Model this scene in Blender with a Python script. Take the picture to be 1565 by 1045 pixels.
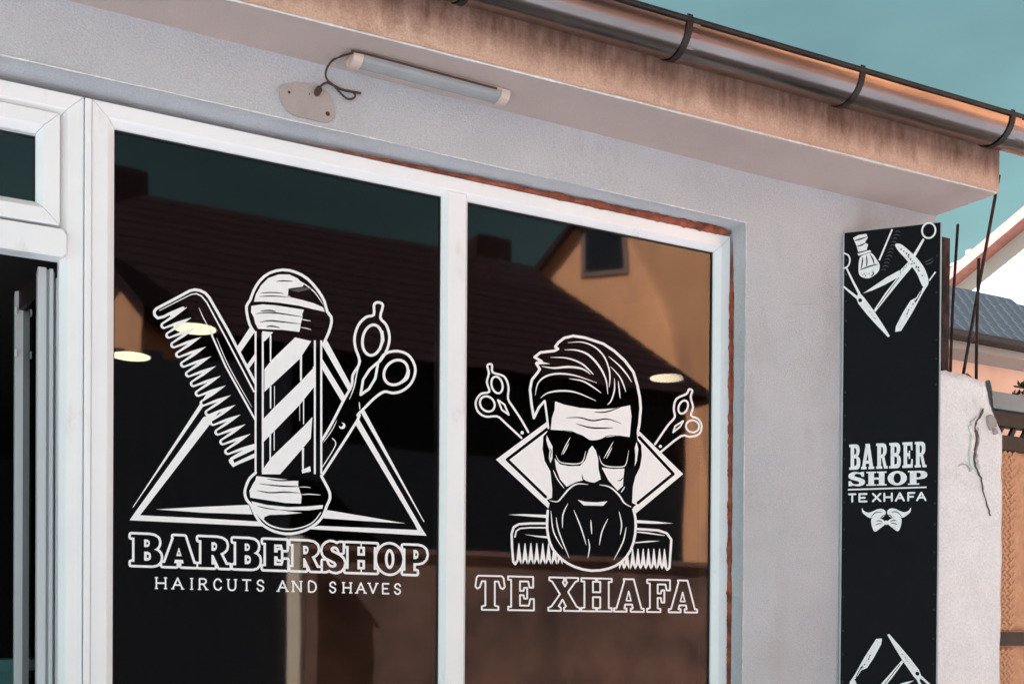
import bpy, bmesh, math, random
import numpy as np
from mathutils import Vector, Matrix
from mathutils.geometry import delaunay_2d_cdt

random.seed(7)
scene = bpy.context.scene
for o in list(bpy.data.objects):
    bpy.data.objects.remove(o)
COL = scene.collection

# ------------------------------------------------------------------ camera
# World: X along the shop front, Y into the shop, Z up, ground at 0, eye at 1.6 m
EYE = 1.6
YAW, PITCH, ROLL = 0.476167, -0.0080, 0.006493
FPX, CYPX = 1648.64, 971.39            # focal length and principal row of the 1565 x 1045 photograph
CAM = np.array([-0.39017, -3.22134, 0.0])
_f = np.array([math.sin(YAW) * math.cos(PITCH), math.cos(YAW) * math.cos(PITCH), math.sin(PITCH)])
_r = np.array([math.cos(YAW), -math.sin(YAW), 0.0])
_u = np.cross(_r, _f)
R_ = math.cos(ROLL) * _r + math.sin(ROLL) * _u
U_ = -math.sin(ROLL) * _r + math.cos(ROLL) * _u
cam_data = bpy.data.cameras.new('camera')
cam = bpy.data.objects.new('camera', cam_data)
COL.objects.link(cam)
m = Matrix(((R_[0], U_[0], -_f[0], CAM[0]), (R_[1], U_[1], -_f[1], CAM[1]), (R_[2], U_[2], -_f[2], EYE), (0, 0, 0, 1)))
cam.matrix_world = m
cam_data.sensor_width = 36.0
cam_data.lens = FPX / 1565 * 36.0
cam_data.shift_y = (CYPX - 522.5) / 1565
cam_data.clip_start = 0.05
cam_data.clip_end = 3000
scene.camera = cam

# ------------------------------------------------------------------ sky and sun
SUN_AZ = Vector((-0.94, 0.34, 0)).normalized()
SUN_EL = math.radians(41)
world = bpy.data.worlds.new('World')
scene.world = world
world.use_nodes = True
wn = world.node_tree
wn.nodes.clear()
w_out = wn.nodes.new('ShaderNodeOutputWorld')
w_bg = wn.nodes.new('ShaderNodeBackground')
w_sky = wn.nodes.new('ShaderNodeTexSky')
w_sky.sky_type = 'NISHITA'
w_sky.sun_disc = False
w_sky.sun_elevation = SUN_EL
w_sky.sun_rotation = math.atan2(SUN_AZ.x, SUN_AZ.y)
w_sky.air_density = 1.0
w_sky.dust_density = 0.6
w_sky.ozone_density = 1.0
w_tint = wn.nodes.new('ShaderNodeMix'); w_tint.data_type = 'RGBA'; w_tint.blend_type = 'MULTIPLY'
w_tint.inputs[0].default_value = 1.0
w_tint.inputs[7].default_value = (0.49, 0.222, 0.048, 1)
w_tc = wn.nodes.new('ShaderNodeTexCoord')
w_map = wn.nodes.new('ShaderNodeMapping'); w_map.inputs['Scale'].default_value = (1.3, 1.3, 4.2)
w_noise = wn.nodes.new('ShaderNodeTexNoise'); w_noise.inputs['Scale'].default_value = 2.6
w_noise.inputs['Detail'].default_value = 5; w_noise.inputs['Roughness'].default_value = 0.5
w_ramp = wn.nodes.new('ShaderNodeValToRGB')
w_ramp.color_ramp.elements[0].position = 0.42; w_ramp.color_ramp.elements[0].color = (0, 0, 0, 1)
w_ramp.color_ramp.elements[1].position = 0.72; w_ramp.color_ramp.elements[1].color = (0.9, 0.9, 0.9, 1)
w_hsv = wn.nodes.new('ShaderNodeHueSaturation'); w_hsv.inputs['Saturation'].default_value = 1.0; w_hsv.inputs['Value'].default_value = 0.74
w_mix = wn.nodes.new('ShaderNodeMix'); w_mix.data_type = 'RGBA'
wl = wn.links
wl.new(w_sky.outputs[0], w_tint.inputs[6])
wl.new(w_tc.outputs['Generated'], w_map.inputs[0])
wl.new(w_map.outputs[0], w_noise.inputs['Vector'])
wl.new(w_noise.outputs['Fac'], w_ramp.inputs[0])
wl.new(w_tint.outputs[2], w_hsv.inputs['Color'])
wl.new(w_ramp.outputs[0], w_mix.inputs[0])
wl.new(w_tint.outputs[2], w_mix.inputs[6])
wl.new(w_hsv.outputs[0], w_mix.inputs[7])
wl.new(w_mix.outputs[2], w_bg.inputs['Color'])
w_bg.inputs['Strength'].default_value = 0.10
wl.new(w_bg.outputs[0], w_out.inputs['Surface'])

sun_data = bpy.data.lights.new('sun', 'SUN')
sun_data.energy = 5.0
sun_data.angle = math.radians(0.5)
sun_data.color = (1.0, 0.58, 0.26)
sun = bpy.data.objects.new('sun', sun_data)
COL.objects.link(sun)
S = Vector((SUN_AZ.x * math.cos(SUN_EL), SUN_AZ.y * math.cos(SUN_EL), math.sin(SUN_EL)))
sun.rotation_euler = S.to_track_quat('Z', 'Y').to_euler()
sun.location = S * 40

vs = scene.view_settings
vs.view_transform = 'Standard'
vs.look = 'None'
vs.gamma = 1.0
vs.use_curve_mapping = False
vs.exposure = 3.05
vs.use_white_balance = True
vs.white_balance_temperature = 3010
vs.white_balance_tint = 0.0


# ------------------------------------------------------------------ photograph pixels -> points on real planes
def ray(x, y):
    return (x - 782.5) / FPX * R_ - (y - CYPX) / FPX * U_ + _f


def on_y(x, y, Y):
    d = ray(x, y); t = (Y - CAM[1]) / d[1]
    q = CAM + t * d
    return Vector((q[0], Y, q[2] + EYE))


def on_x(x, y, X):
    d = ray(x, y); t = (X - CAM[0]) / d[0]
    q = CAM + t * d
    return Vector((X, q[1], q[2] + EYE))


def on_z(x, y, Z):
    d = ray(x, y); t = (Z - EYE) / d[2]
    q = CAM + t * d
    return Vector((q[0], q[1], Z))


class VPlane:
    """vertical plane through plan points a and b"""
    def __init__(s, a, b):
        s.a = np.array([a[0], a[1]]); d = np.array([b[0] - a[0], b[1] - a[1]])
        s.len = np.linalg.norm(d); s.d = d / s.len; s.n = np.array([s.d[1], -s.d[0]])   # n points to the street

    def st(s, x, y):
        d = ray(x, y); t = ((s.a - CAM[:2]) @ s.n) / (d[:2] @ s.n)
        q = CAM + t * d
        return float((q[:2] - s.a) @ s.d), float(q[2] + EYE)

    def pt(s, u, z, off=0.0):
        q = s.a + s.d * u + s.n * off
        return Vector((q[0], q[1], z))


# ------------------------------------------------------------------ materials
MATS = {}


def nodes_of(name):
    mt = bpy.data.materials.new(name); mt.use_nodes = True
    nt = mt.node_tree
    b = nt.nodes['Principled BSDF']
    return mt, nt, b


def N(nt, typ, **kw):
    n = nt.nodes.new(typ)
    for k, v in kw.items():
        if k.startswith('_'):
            setattr(n, k[1:], v)
        else:
            n.inputs[k.replace('__', ' ')].default_value = v
    return n


def surf(name, col, col2=None, rough=0.6, metal=0.0, scale=6.0, bump=0.0, bscale=60.0, ior=1.45, stretch=(1, 1, 1),
         r_var=0.0, lo=0.35, hi=0.7, detail=6, stain=None, speck=None, topdirt=None):
    """plain surface with two-tone grain, fine relief and optional stains of a third colour"""
    mt, nt, b = nodes_of(name)
    L = nt.links
    tc = N(nt, 'ShaderNodeTexCoord')
    mp = N(nt, 'ShaderNodeMapping'); mp.inputs['Scale'].default_value = stretch
    L.new(tc.outputs['Object'], mp.inputs[0])
    b.inputs['Roughness'].default_value = rough
    b.inputs['Metallic'].default_value = metal
    b.inputs['IOR'].default_value = ior
    c = (*col, 1)
    if col2 is None:
        b.inputs['Base Color'].default_value = c
    else:
        nz = N(nt, 'ShaderNodeTexNoise', Scale=scale, Detail=detail, Roughness=0.6)
        L.new(mp.outputs[0], nz.inputs['Vector'])
        rp = N(nt, 'ShaderNodeValToRGB')
        rp.color_ramp.elements[0].position = lo; rp.color_ramp.elements[0].color = c
        rp.color_ramp.elements[1].position = hi; rp.color_ramp.elements[1].color = (*col2, 1)
        L.new(nz.outputs['Fac'], rp.inputs[0])
        outc = rp.outputs[0]
        if stain:
            scol, sscale, slo, shi, sstr = stain
            mp2 = N(nt, 'ShaderNodeMapping'); mp2.inputs['Scale'].default_value = sstr
            L.new(tc.outputs['Object'], mp2.inputs[0])
            n2 = N(nt, 'ShaderNodeTexNoise', Scale=sscale, Detail=8, Roughness=0.65)
            L.new(mp2.outputs[0], n2.inputs['Vector'])
            r2 = N(nt, 'ShaderNodeValToRGB')
            r2.color_ramp.elements[0].position = slo; r2.color_ramp.elements[0].color = (0, 0, 0, 1)
            r2.color_ramp.elements[1].position = shi; r2.color_ramp.elements[1].color = (1, 1, 1, 1)
            L.new(n2.outputs['Fac'], r2.inputs[0])
            mx = N(nt, 'ShaderNodeMix', _data_type='RGBA')
            L.new(r2.outputs[0], mx.inputs[0]); L.new(outc, mx.inputs[6]); mx.inputs[7].default_value = (*scol, 1)
            outc = mx.outputs[2]
        if topdirt:
            # grime washed down from the upper edge: ragged, strongest near height z1
            dcol, z0_, z1_ = topdirt
            sx = N(nt, 'ShaderNodeSeparateXYZ'); L.new(tc.outputs['Object'], sx.inputs[0])
            mr_ = N(nt, 'ShaderNodeMapRange'); mr_.inputs[1].default_value = z0_; mr_.inputs[2].default_value = z1_
            L.new(sx.outputs[2], mr_.inputs[0])
            mpd = N(nt, 'ShaderNodeMapping'); mpd.inputs['Scale'].default_value = (1, 1, 0.25); L.new(tc.outputs['Object'], mpd.inputs[0])
            nd = N(nt, 'ShaderNodeTexNoise', Scale=22.0, Detail=8, Roughness=0.7); L.new(mpd.outputs[0], nd.inputs['Vector'])
            md = N(nt, 'ShaderNodeMath', _operation='MULTIPLY_ADD'); L.new(nd.outputs['Fac'], md.inputs[0]); md.inputs[1].default_value = 1.5
            sb = N(nt, 'ShaderNodeMath', _operation='SUBTRACT'); L.new(mr_.outputs[0], sb.inputs[0]); sb.inputs[1].default_value = 0.92
            L.new(sb.outputs[0], md.inputs[2])
            cl = N(nt, 'ShaderNodeClamp'); L.new(md.outputs[0], cl.inputs[0])
            mx = N(nt, 'ShaderNodeMix', _data_type='RGBA')
            L.new(cl.outputs[0], mx.inputs[0]); L.new(outc, mx.inputs[6]); mx.inputs[7].default_value = (*dcol, 1)
            outc = mx.outputs[2]
        if speck:
            ns_ = N(nt, 'ShaderNodeTexNoise', Scale=speck[0], Detail=3, Roughness=0.8); L.new(tc.outputs['Object'], ns_.inputs['Vector'])
            mr2 = N(nt, 'ShaderNodeMapRange'); mr2.inputs[1].default_value = 0.3; mr2.inputs[2].default_value = 0.7
            mr2.inputs[3].default_value = 1 - speck[1]; mr2.inputs[4].default_value = 1 + speck[1]
            L.new(ns_.outputs['Fac'], mr2.inputs[0])
            mx = N(nt, 'ShaderNodeMix', _data_type='RGBA', _blend_type='MULTIPLY'); mx.inputs[0].default_value = 1
            L.new(outc, mx.inputs[6]); L.new(mr2.outputs[0], mx.inputs[7]); outc = mx.outputs[2]
        L.new(outc, b.inputs['Base Color'])
        if r_var:
            mr = N(nt, 'ShaderNodeMapRange'); mr.inputs[3].default_value = rough - r_var; mr.inputs[4].default_value = rough + r_var
            L.new(nz.outputs['Fac'], mr.inputs[0]); L.new(mr.outputs[0], b.inputs['Roughness'])
    if bump:
        n3 = N(nt, 'ShaderNodeTexNoise', Scale=bscale, Detail=8, Roughness=0.7)
        L.new(mp.outputs[0], n3.inputs['Vector'])
        bp = N(nt, 'ShaderNodeBump', Strength=bump, Distance=0.01)
        L.new(n3.outputs['Fac'], bp.inputs['Height']); L.new(bp.outputs[0], b.inputs['Normal'])
    MATS[name] = mt
    return mt


def glass_mat(name, tint, ior):
    """dark filmed shop glass: mirror by Fresnel over a tinted clear sheet"""
    mt = bpy.data.materials.new(name); mt.use_nodes = True
    nt = mt.node_tree; nt.nodes.clear(); L = nt.links
    out = N(nt, 'ShaderNodeOutputMaterial')
    mix = N(nt, 'ShaderNodeMixShader')
    fr = N(nt, 'ShaderNodeFresnel', IOR=ior)
    tr = N(nt, 'ShaderNodeBsdfTransparent', Color=(*tint, 1))
    gl = N(nt, 'ShaderNodeBsdfGlossy', Roughness=0.028)
    # float glass is never perfectly flat: a faint long wave
    tc = N(nt, 'ShaderNodeTexCoord')
    nz = N(nt, 'ShaderNodeTexNoise', Scale=2.2, Detail=1)
    bp = N(nt, 'ShaderNodeBump', Strength=0.05, Distance=0.02)
    L.new(tc.outputs['Object'], nz.inputs['Vector']); L.new(nz.outputs['Fac'], bp.inputs['Height'])
    L.new(bp.outputs[0], gl.inputs['Normal'])
    L.new(fr.outputs[0], mix.inputs[0]); L.new(tr.outputs[0], mix.inputs[1]); L.new(gl.outputs[0], mix.inputs[2])
    L.new(mix.outputs[0], out.inputs[0])
    return mt


def emit_mat(name, col, strength):
    mt, nt, b = nodes_of(name)
    b.inputs['Base Color'].default_value = (0.8, 0.8, 0.78, 1)
    b.inputs['Emission Color'].default_value = (*col, 1)
    b.inputs['Emission Strength'].default_value = strength
    return mt


M_PLASTER = surf('plaster', (0.60, 0.615, 0.67), (0.68, 0.695, 0.75), rough=0.9, scale=3.0, bump=0.9, bscale=170,
                 stain=((0.50, 0.475, 0.47), 1.7, 0.52, 0.82, (1.8, 1.8, 0.8)), speck=(190, 0.14))
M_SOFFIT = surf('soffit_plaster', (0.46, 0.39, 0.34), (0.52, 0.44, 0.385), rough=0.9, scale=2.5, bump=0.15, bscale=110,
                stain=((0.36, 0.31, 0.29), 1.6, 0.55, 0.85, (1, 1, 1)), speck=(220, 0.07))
M_FASCIA = surf('fascia_render', (0.58, 0.43, 0.30), (0.50, 0.345, 0.225), rough=0.9, scale=3.0, bump=0.3, bscale=90,
                stretch=(1, 1, 2), stain=((0.13, 0.075, 0.045), 3.5, 0.56, 0.78, (1.0, 1, 1.6)), speck=(160, 0.2), topdirt=((0.15, 0.085, 0.05), 1.662 + EYE + 0.01, 1.662 + EYE + 0.11))
M_PVC = surf('white_pvc', (0.90, 0.91, 0.93), (0.86, 0.87, 0.90), rough=0.32, scale=5.0, bump=0.03, bscale=300, r_var=0.08, stain=((0.66, 0.62, 0.57), 7.0, 0.60, 0.80, (1, 1, 0.5)))
M_HIGHLIGHT_LIP = surf('edge_highlight_and_lip_white', (0.80, 0.79, 0.78), (0.58, 0.56, 0.55), rough=0.6, scale=40)  # white for the painted-in edge highlights and the pillar's plaster lips
M_SEAL = surf('black_gasket', (0.012, 0.012, 0.013), rough=0.5)
M_FOAM = surf('orange_foam', (0.34, 0.11, 0.03), (0.10, 0.03, 0.01), rough=0.9, scale=22, bump=0.8, bscale=60)
M_ZINC = surf('zinc', (0.23, 0.205, 0.195), (0.17, 0.15, 0.14), rough=0.24, metal=1.0, scale=5, stretch=(0.6, 3, 3), bump=0.01, bscale=40, r_var=0.07)
M_DARKMETAL = surf('dark_metal', (0.025, 0.022, 0.022), (0.045, 0.035, 0.03), rough=0.5, metal=0.6, scale=20, bump=0.1)
M_ROOF = surf('roof_tiles', (0.030, 0.014, 0.011), (0.050, 0.022, 0.016), rough=0.95, scale=9, ior=1.2)
M_CONCRETE = surf('bare_cement', (0.44, 0.405, 0.385), (0.36, 0.33, 0.31), rough=0.95, scale=9, bump=0.5, bscale=120)
M_VINYL_W = surf('white_vinyl', (0.92, 0.92, 0.93), (0.87, 0.87, 0.89), rough=0.35, scale=40)
M_VINYL_K = surf('black_vinyl', (0.004, 0.004, 0.005), rough=0.06, ior=1.6)
M_GLASS = glass_mat('dark_glass', (0.30, 0.28, 0.27), 1.62)
M_GLASS_T = glass_mat('transom_glass', (0.35, 0.36, 0.38), 1.8)
M_LEAF = surf('door_profile_grey', (0.66, 0.67, 0.69), (0.56, 0.57, 0.59), rough=0.3, scale=12, stretch=(1, 1, 0.1))
M_BANNER = surf('banner_black', (0.006, 0.0065, 0.009), (0.009, 0.010, 0.013), rough=0.6, scale=2, bump=0.08, bscale=9, ior=1.18)
M_PRINT = surf('banner_print', (0.90, 0.90, 0.90), (0.72, 0.72, 0.73), rough=0.5, scale=60, lo=0.45, hi=0.75)
M_BOARD = surf('board_edge', (0.55, 0.56, 0.58), (0.42, 0.43, 0.45), rough=0.6, scale=12, stretch=(1, 1, 0.3))
M_RUST = surf('rust', (0.016, 0.010, 0.008), (0.085, 0.042, 0.028), rough=0.9, scale=18, bump=0.6, bscale=60, lo=0.4, hi=0.75)
M_PILLAR = surf('pillar_render', (0.90, 0.90, 0.92), (0.84, 0.84, 0.86), rough=0.9, scale=7, bump=0.8, bscale=90, speck=(120, 0.12),
                stain=((0.50, 0.49, 0.49), 5, 0.58, 0.8, (1, 1, 1)))
M_CAP_FIX = surf('fixture_cap', (0.62, 0.53, 0.44), (0.55, 0.46, 0.38), rough=0.5, scale=30)
M_DIFFUSER = surf('fixture_diffuser', (0.38, 0.39, 0.39), (0.34, 0.345, 0.345), rough=0.25, scale=3, stretch=(4, 1, 1))
M_CABLE = surf('brown_cable', (0.055, 0.032, 0.022), rough=0.6)
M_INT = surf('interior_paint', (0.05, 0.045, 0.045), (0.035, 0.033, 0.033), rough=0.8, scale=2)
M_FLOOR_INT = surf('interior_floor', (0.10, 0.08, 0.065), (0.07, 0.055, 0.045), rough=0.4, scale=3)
M_PAVE = surf('pavement_concrete', (0.52, 0.45, 0.38), (0.43, 0.37, 0.31), rough=0.9, scale=1.5, bump=0.3, bscale=60)
M_ASPH = surf('asphalt', (0.25, 0.22, 0.19), (0.32, 0.28, 0.24), rough=0.9, scale=4, bump=0.4, bscale=80)
M_GROUND = surf('dry_ground', (0.40, 0.31, 0.22), (0.30, 0.24, 0.16), rough=0.95, scale=0.4, bump=0.4, bscale=8)
M_OCHRE = surf('ochre_render', (0.90, 0.42, 0.09), (0.80, 0.35, 0.07), rough=0.9, scale=1.2, bump=0.2, bscale=20,
               stain=((0.50, 0.26, 0.09), 1.2, 0.50, 0.8, (2, 2, 0.5)))
M_CREAM = surf('cream_render', (0.27, 0.17, 0.10), (0.22, 0.135, 0.08), rough=0.9, scale=1.2, bump=0.2, bscale=20)
M_WHITEW = surf('white_render', (0.34, 0.32, 0.29), (0.29, 0.27, 0.245), rough=0.9, scale=1.2, bump=0.2, bscale=20)
M_POST = surf('post_render', (0.92, 0.66, 0.34), (0.82, 0.56, 0.27), rough=0.9, scale=3)
M_DARKWOOD = surf('dark_timber', (0.020, 0.016, 0.014), (0.035, 0.027, 0.022), rough=0.8, scale=6, stretch=(8, 8, 0.6))
M_BROWNWALL = surf('brown_wall', (0.56, 0.28, 0.12), (0.15, 0.085, 0.055), rough=0.9, scale=1.3, bump=0.4, bscale=25)
M_GREYTILE = surf('grey_tile', (0.030, 0.030, 0.031), (0.055, 0.053, 0.05), rough=0.95, scale=9, bump=0.3, ior=1.15)
M_VERGE = surf('verge_tile', (0.26, 0.12, 0.07), (0.19, 0.085, 0.05), rough=0.85, scale=9)
M_PEACH = surf('peach_render', (0.72, 0.52, 0.36), (0.66, 0.46, 0.31), rough=0.9, scale=1.5, bump=0.2, bscale=20,
               stain=((0.50, 0.34, 0.24), 1.5, 0.55, 0.85, (1, 1, 1)))
M_WINDOW_DARK = surf('far_window', (0.015, 0.016, 0.018), rough=0.08)
M_CANE = surf('woven_cane', (0.56, 0.33, 0.12), (0.40, 0.21, 0.07), rough=0.6, scale=20, bump=0.3)
M_LEAFGREEN = surf('leaf', (0.02, 0.035, 0.015), (0.04, 0.06, 0.02), rough=0.6, scale=20)
M_BLUESHEET = surf('blue_grey_sheet', (0.20, 0.25, 0.32), (0.15, 0.19, 0.25), rough=0.4, metal=0.3, scale=6)
M_LIGHT = emit_mat('downlight_glow', (1.0, 0.48, 0.10), 3.2)
M_TEAL = surf('teal_plastic', (0.10, 0.22, 0.22), (0.08, 0.17, 0.18), rough=0.4, scale=8)
M_SKIRT = surf('grey_socle', (0.20, 0.19, 0.18), (0.15, 0.145, 0.14), rough=0.9, scale=6, bump=0.3)
M_CRACK = surf('crack_dark', (0.11, 0.10, 0.10), rough=1.0)
M_BOTTLE = surf('bottle_white', (0.75, 0.76, 0.74), rough=0.3)


# ------------------------------------------------------------------ mesh helpers
def link(o, parent=None):
    COL.objects.link(o)
    if parent is not None:
        o.parent = parent
    return o


def empty(name, label=None, cat=None, loc=(0, 0, 0), group=None):
    o = bpy.data.objects.new(name, None)
    o.location = loc
    o.empty_display_size = 0.1
    link(o)
    tag(o, label, cat, group)
    return o


def tag(o, label=None, cat=None, group=None, kind=None):
    if label: o['label'] = label
    if cat: o['category'] = cat
    if group: o['group'] = group
    if kind or cat: o['kind'] = kind or 'thing'
    return o


def obj(name, verts, faces, mat, parent=None, smooth=False):
    me = bpy.data.meshes.new(name)
    off = parent_loc(parent)
    me.from_pydata([tuple(Vector(v) - off) for v in verts], [], faces)
    me.materials.append(mat)
    if smooth:
        for p in me.polygons: p.use_smooth = True
    me.update()
    o = bpy.data.objects.new(name, me)
    return link(o, parent)


def parent_loc(p):
    v = Vector((0, 0, 0))
    while p is not None:
        v = v + p.location; p = p.parent
    return v


def bm_obj(name, bm, mat, parent=None, smooth=False):
    off = parent_loc(parent)
    bmesh.ops.recalc_face_normals(bm, faces=bm.faces)
    if off.length > 0:
        bmesh.ops.translate(bm, verts=bm.verts, vec=-off)
    me = bpy.data.meshes.new(name)
    bm.to_mesh(me); bm.free()
    me.materials.append(mat)
    if smooth:
        for p in me.polygons: p.use_smooth = True
    o = bpy.data.objects.new(name, me)
    return link(o, parent)


def add_box(bm, lo, hi, bevel=0.0, seg=2):
    x0, y0, z0 = lo; x1, y1, z1 = hi
    v = [bm.verts.new(c) for c in ((x0, y0, z0), (x1, y0, z0), (x1, y1, z0), (x0, y1, z0), (x0, y0, z1), (x1, y0, z1), (x1, y1, z1), (x0, y1, z1))]
    fs = [bm.faces.new([v[i] for i in q]) for q in ((0, 3, 2, 1), (4, 5, 6, 7), (0, 1, 5, 4), (1, 2, 6, 5), (2, 3, 7, 6), (3, 0, 4, 7))]
    if bevel:
        es = list({e for f in fs for e in f.edges})
        bmesh.ops.bevel(bm, geom=es, offset=bevel, segments=seg, affect='EDGES', profile=0.5)


def box(name, lo, hi, mat, parent=None, bevel=0.0):
    bm = bmesh.new(); add_box(bm, lo, hi, bevel)
    return bm_obj(name, bm, mat, parent)


def prism(name, pts, vec, mat, parent=None, bevel=0.0):
    """polygon (3D points, in order) extruded by vec"""
    bm = bmesh.new()
    a = [bm.verts.new(p) for p in pts]; b = [bm.verts.new(Vector(p) + Vector(vec)) for p in pts]
    n = len(pts)
    bm.faces.new(a); bm.faces.new(b[::-1])
    for i in range(n):
        bm.faces.new((a[i], a[(i + 1) % n], b[(i + 1) % n], b[i]))
    if bevel:
        bmesh.ops.bevel(bm, geom=list(bm.edges), offset=bevel, segments=2, affect='EDGES')
    return bm_obj(name, bm, mat, parent)


def tube(name, path, rad, mat, parent=None, sides=8):
    path = [Vector(p) for p in path]
    rads = rad if isinstance(rad, (list, tuple)) else [rad] * len(path)
    V, F = [], []
    ref = Vector((0.31, 0.2, 0.93))
    for i, p in enumerate(path):
        t = (path[min(i + 1, len(path) - 1)] - path[max(i - 1, 0)]).normalized()
        a = t.cross(ref).normalized(); b = t.cross(a)
        for k in range(sides):
            an = 2 * math.pi * k / sides
            V.append(p + (a * math.cos(an) + b * math.sin(an)) * rads[i])
    for i in range(len(path) - 1):
        for k in range(sides):
            k2 = (k + 1) % sides
            F.append((i * sides + k, i * sides + k2, (i + 1) * sides + k2, (i + 1) * sides + k))
    F.append(tuple(range(sides))[::-1]); F.append(tuple((len(path) - 1) * sides + k for k in range(sides)))
    return obj(name, V, F, mat, parent, smooth=True)


def catmull(pts, n=6, closed=False):
    P = [np.array(p, float) for p in pts]
    out = []
    m_ = len(P)
    rng = range(m_ if closed else m_ - 1)
    for i in rng:
        if closed:
            p0, p1, p2, p3 = P[(i - 1) % m_], P[i], P[(i + 1) % m_], P[(i + 2) % m_]
        else:
            p0, p1, p2, p3 = P[max(i - 1, 0)], P[i], P[i + 1], P[min(i + 2, m_ - 1)]
        for k in range(n):
            t = k / n
            out.append(0.5 * ((2 * p1) + (-p0 + p2) * t + (2 * p0 - 5 * p1 + 4 * p2 - p3) * t * t + (-p0 + 3 * p1 - 3 * p2 + p3) * t ** 3))
    if not closed:
        out.append(P[-1])
    return [tuple(q) for q in out]


# ------------------------------------------------------------------ the ground
def structure(o):
    o['kind'] = 'structure'; return o


structure(obj('ground', [(-300, -300, -0.02), (300, -300, -0.02), (300, 300, -0.02), (-300, 300, -0.02)], [(0, 1, 2, 3)], M_GROUND))
structure(box('pavement', (-14, -2.0, -0.3), (26, 0.16, 0.12), M_PAVE, bevel=0.012))
structure(box('kerb', (-14, -2.13, -0.3), (26, -2.004, 0.115), M_CONCRETE, bevel=0.015))
structure(obj('road', [(-60, -5.2, -0.012), (60, -5.2, -0.012), (60, -2.1, -0.012), (-60, -2.1, -0.012)], [(0, 1, 2, 3)], M_ASPH))

# ------------------------------------------------------------------ the shop building
WY = -0.105                       # outer face of the rendered wall; the window glass stands at Y = 0
H = 1.662 + EYE                   # underside of the eaves
LZ = 1.478 + EYE                  # underside of the lintel
WX0, WX1 = -6.0, 3.14             # ends of the front wall
OX0, OX1 = -1.16, 2.166           # the glazed opening
shop = empty('shop_building', 'white rendered single storey shop with overhanging eaves, foreground building', 'building', (0, 0, 0))


def wall_sheet():
    """front wall with the glazed opening: finely gridded so its edges wander a little like hand-laid render"""
    bm = bmesh.new()
    rnd = random.Random(3)
    def rect(x0, x1, z0, z1, nx, nz):
        g = []
        for j in range(nz + 1):
            row = []
            for i in range(nx + 1):
                row.append(bm.verts.new((x0 + (x1 - x0) * i / nx, WY, z0 + (z1 - z0) * j / nz)))
            g.append(row)
        for j in range(nz):
            for i in range(nx):
                bm.faces.new((g[j][i], g[j][i + 1], g[j + 1][i + 1], g[j + 1][i]))
    nxo = 110
    rect(WX0, OX0, 0.0, LZ, 20, 24); rect(WX0, OX0, LZ, H + 0.12, 20, 6)
    rect(OX0, OX1, LZ, H + 0.12, nxo, 6)
    rect(OX1, WX1, LZ, H + 0.12, 30, 6); rect(OX1, WX1, 0.0, LZ, 30, 24)
    bmesh.ops.remove_doubles(bm, verts=bm.verts, dist=1e-5)
    # reveals and the wall's back, by extruding the rim of the sheet inwards
    rim = [e for e in bm.edges if e.is_boundary]
    ex = bmesh.ops.extrude_edge_only(bm, edges=rim)
    nv = [g for g in ex['geom'] if isinstance(g, bmesh.types.BMVert)]
    for v in nv: v.co.y = 0.16
    # bevel the arris of the opening
    ar = [e for e in bm.edges if len(e.link_faces) == 2 and all(abs(v.co.y - WY) < 1e-6 for v in e.verts)
          and any(abs(f.calc_center_median().y - WY) > 1e-4 for f in e.link_faces)]
    bmesh.ops.bevel(bm, geom=ar, offset=0.006, segments=2, affect='EDGES', profile=0.5)
    from mathutils import noise
    for v in bm.verts:
        if v.co.y < 0.1:
            n1 = noise.noise(Vector((v.co.x * 3.1, v.co.z * 3.1, 1.7))); n2 = noise.noise(Vector((v.co.x * 9.0, 4.2, v.co.z * 9)))
            v.co.y += 0.004 * n1 + 0.0012 * n2
            if abs(v.co.z - LZ) < 0.012:
                v.co.z += 0.0035 * noise.noise(Vector((v.co.x * 6.0, 2.0, 0))) + 0.002 * noise.noise(Vector((v.co.x * 23, 0, 0)))
            if abs(v.co.x - OX1) < 0.012:
                v.co.x += 0.003 * noise.noise(Vector((0, v.co.z * 6.0, 3.3)))
    o = bm_obj('wall', bm, M_PLASTER, shop, smooth=True)
    return o


wall_sheet()
# masonry behind the sheet: closed sides, back and inside of the shop
box('wall_core', (WX1 - 0.24, 0.162, 0), (WX1 - 0.003, 5.2, H + 0.12), M_PLASTER, shop)
box('wall_core', (WX0 + 0.003, 0.162, 0), (WX0 + 0.24, 5.2, H + 0.12), M_PLASTER, shop)
box('wall_core', (WX0 + 0.003, 5.205, 0), (WX1 - 0.003, 5.44, H + 0.12), M_PLASTER, shop)
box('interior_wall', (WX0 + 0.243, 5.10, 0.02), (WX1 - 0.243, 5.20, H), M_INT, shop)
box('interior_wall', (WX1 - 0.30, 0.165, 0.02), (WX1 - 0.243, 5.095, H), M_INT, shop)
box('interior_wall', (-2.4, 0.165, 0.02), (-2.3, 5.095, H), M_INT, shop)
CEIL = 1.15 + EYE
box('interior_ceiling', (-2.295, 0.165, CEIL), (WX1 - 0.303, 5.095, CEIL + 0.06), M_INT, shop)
box('interior_floor', (-2.295, 0.165, 0.02), (WX1 - 0.303, 5.095, 0.10), M_FLOOR_INT, shop)

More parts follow.
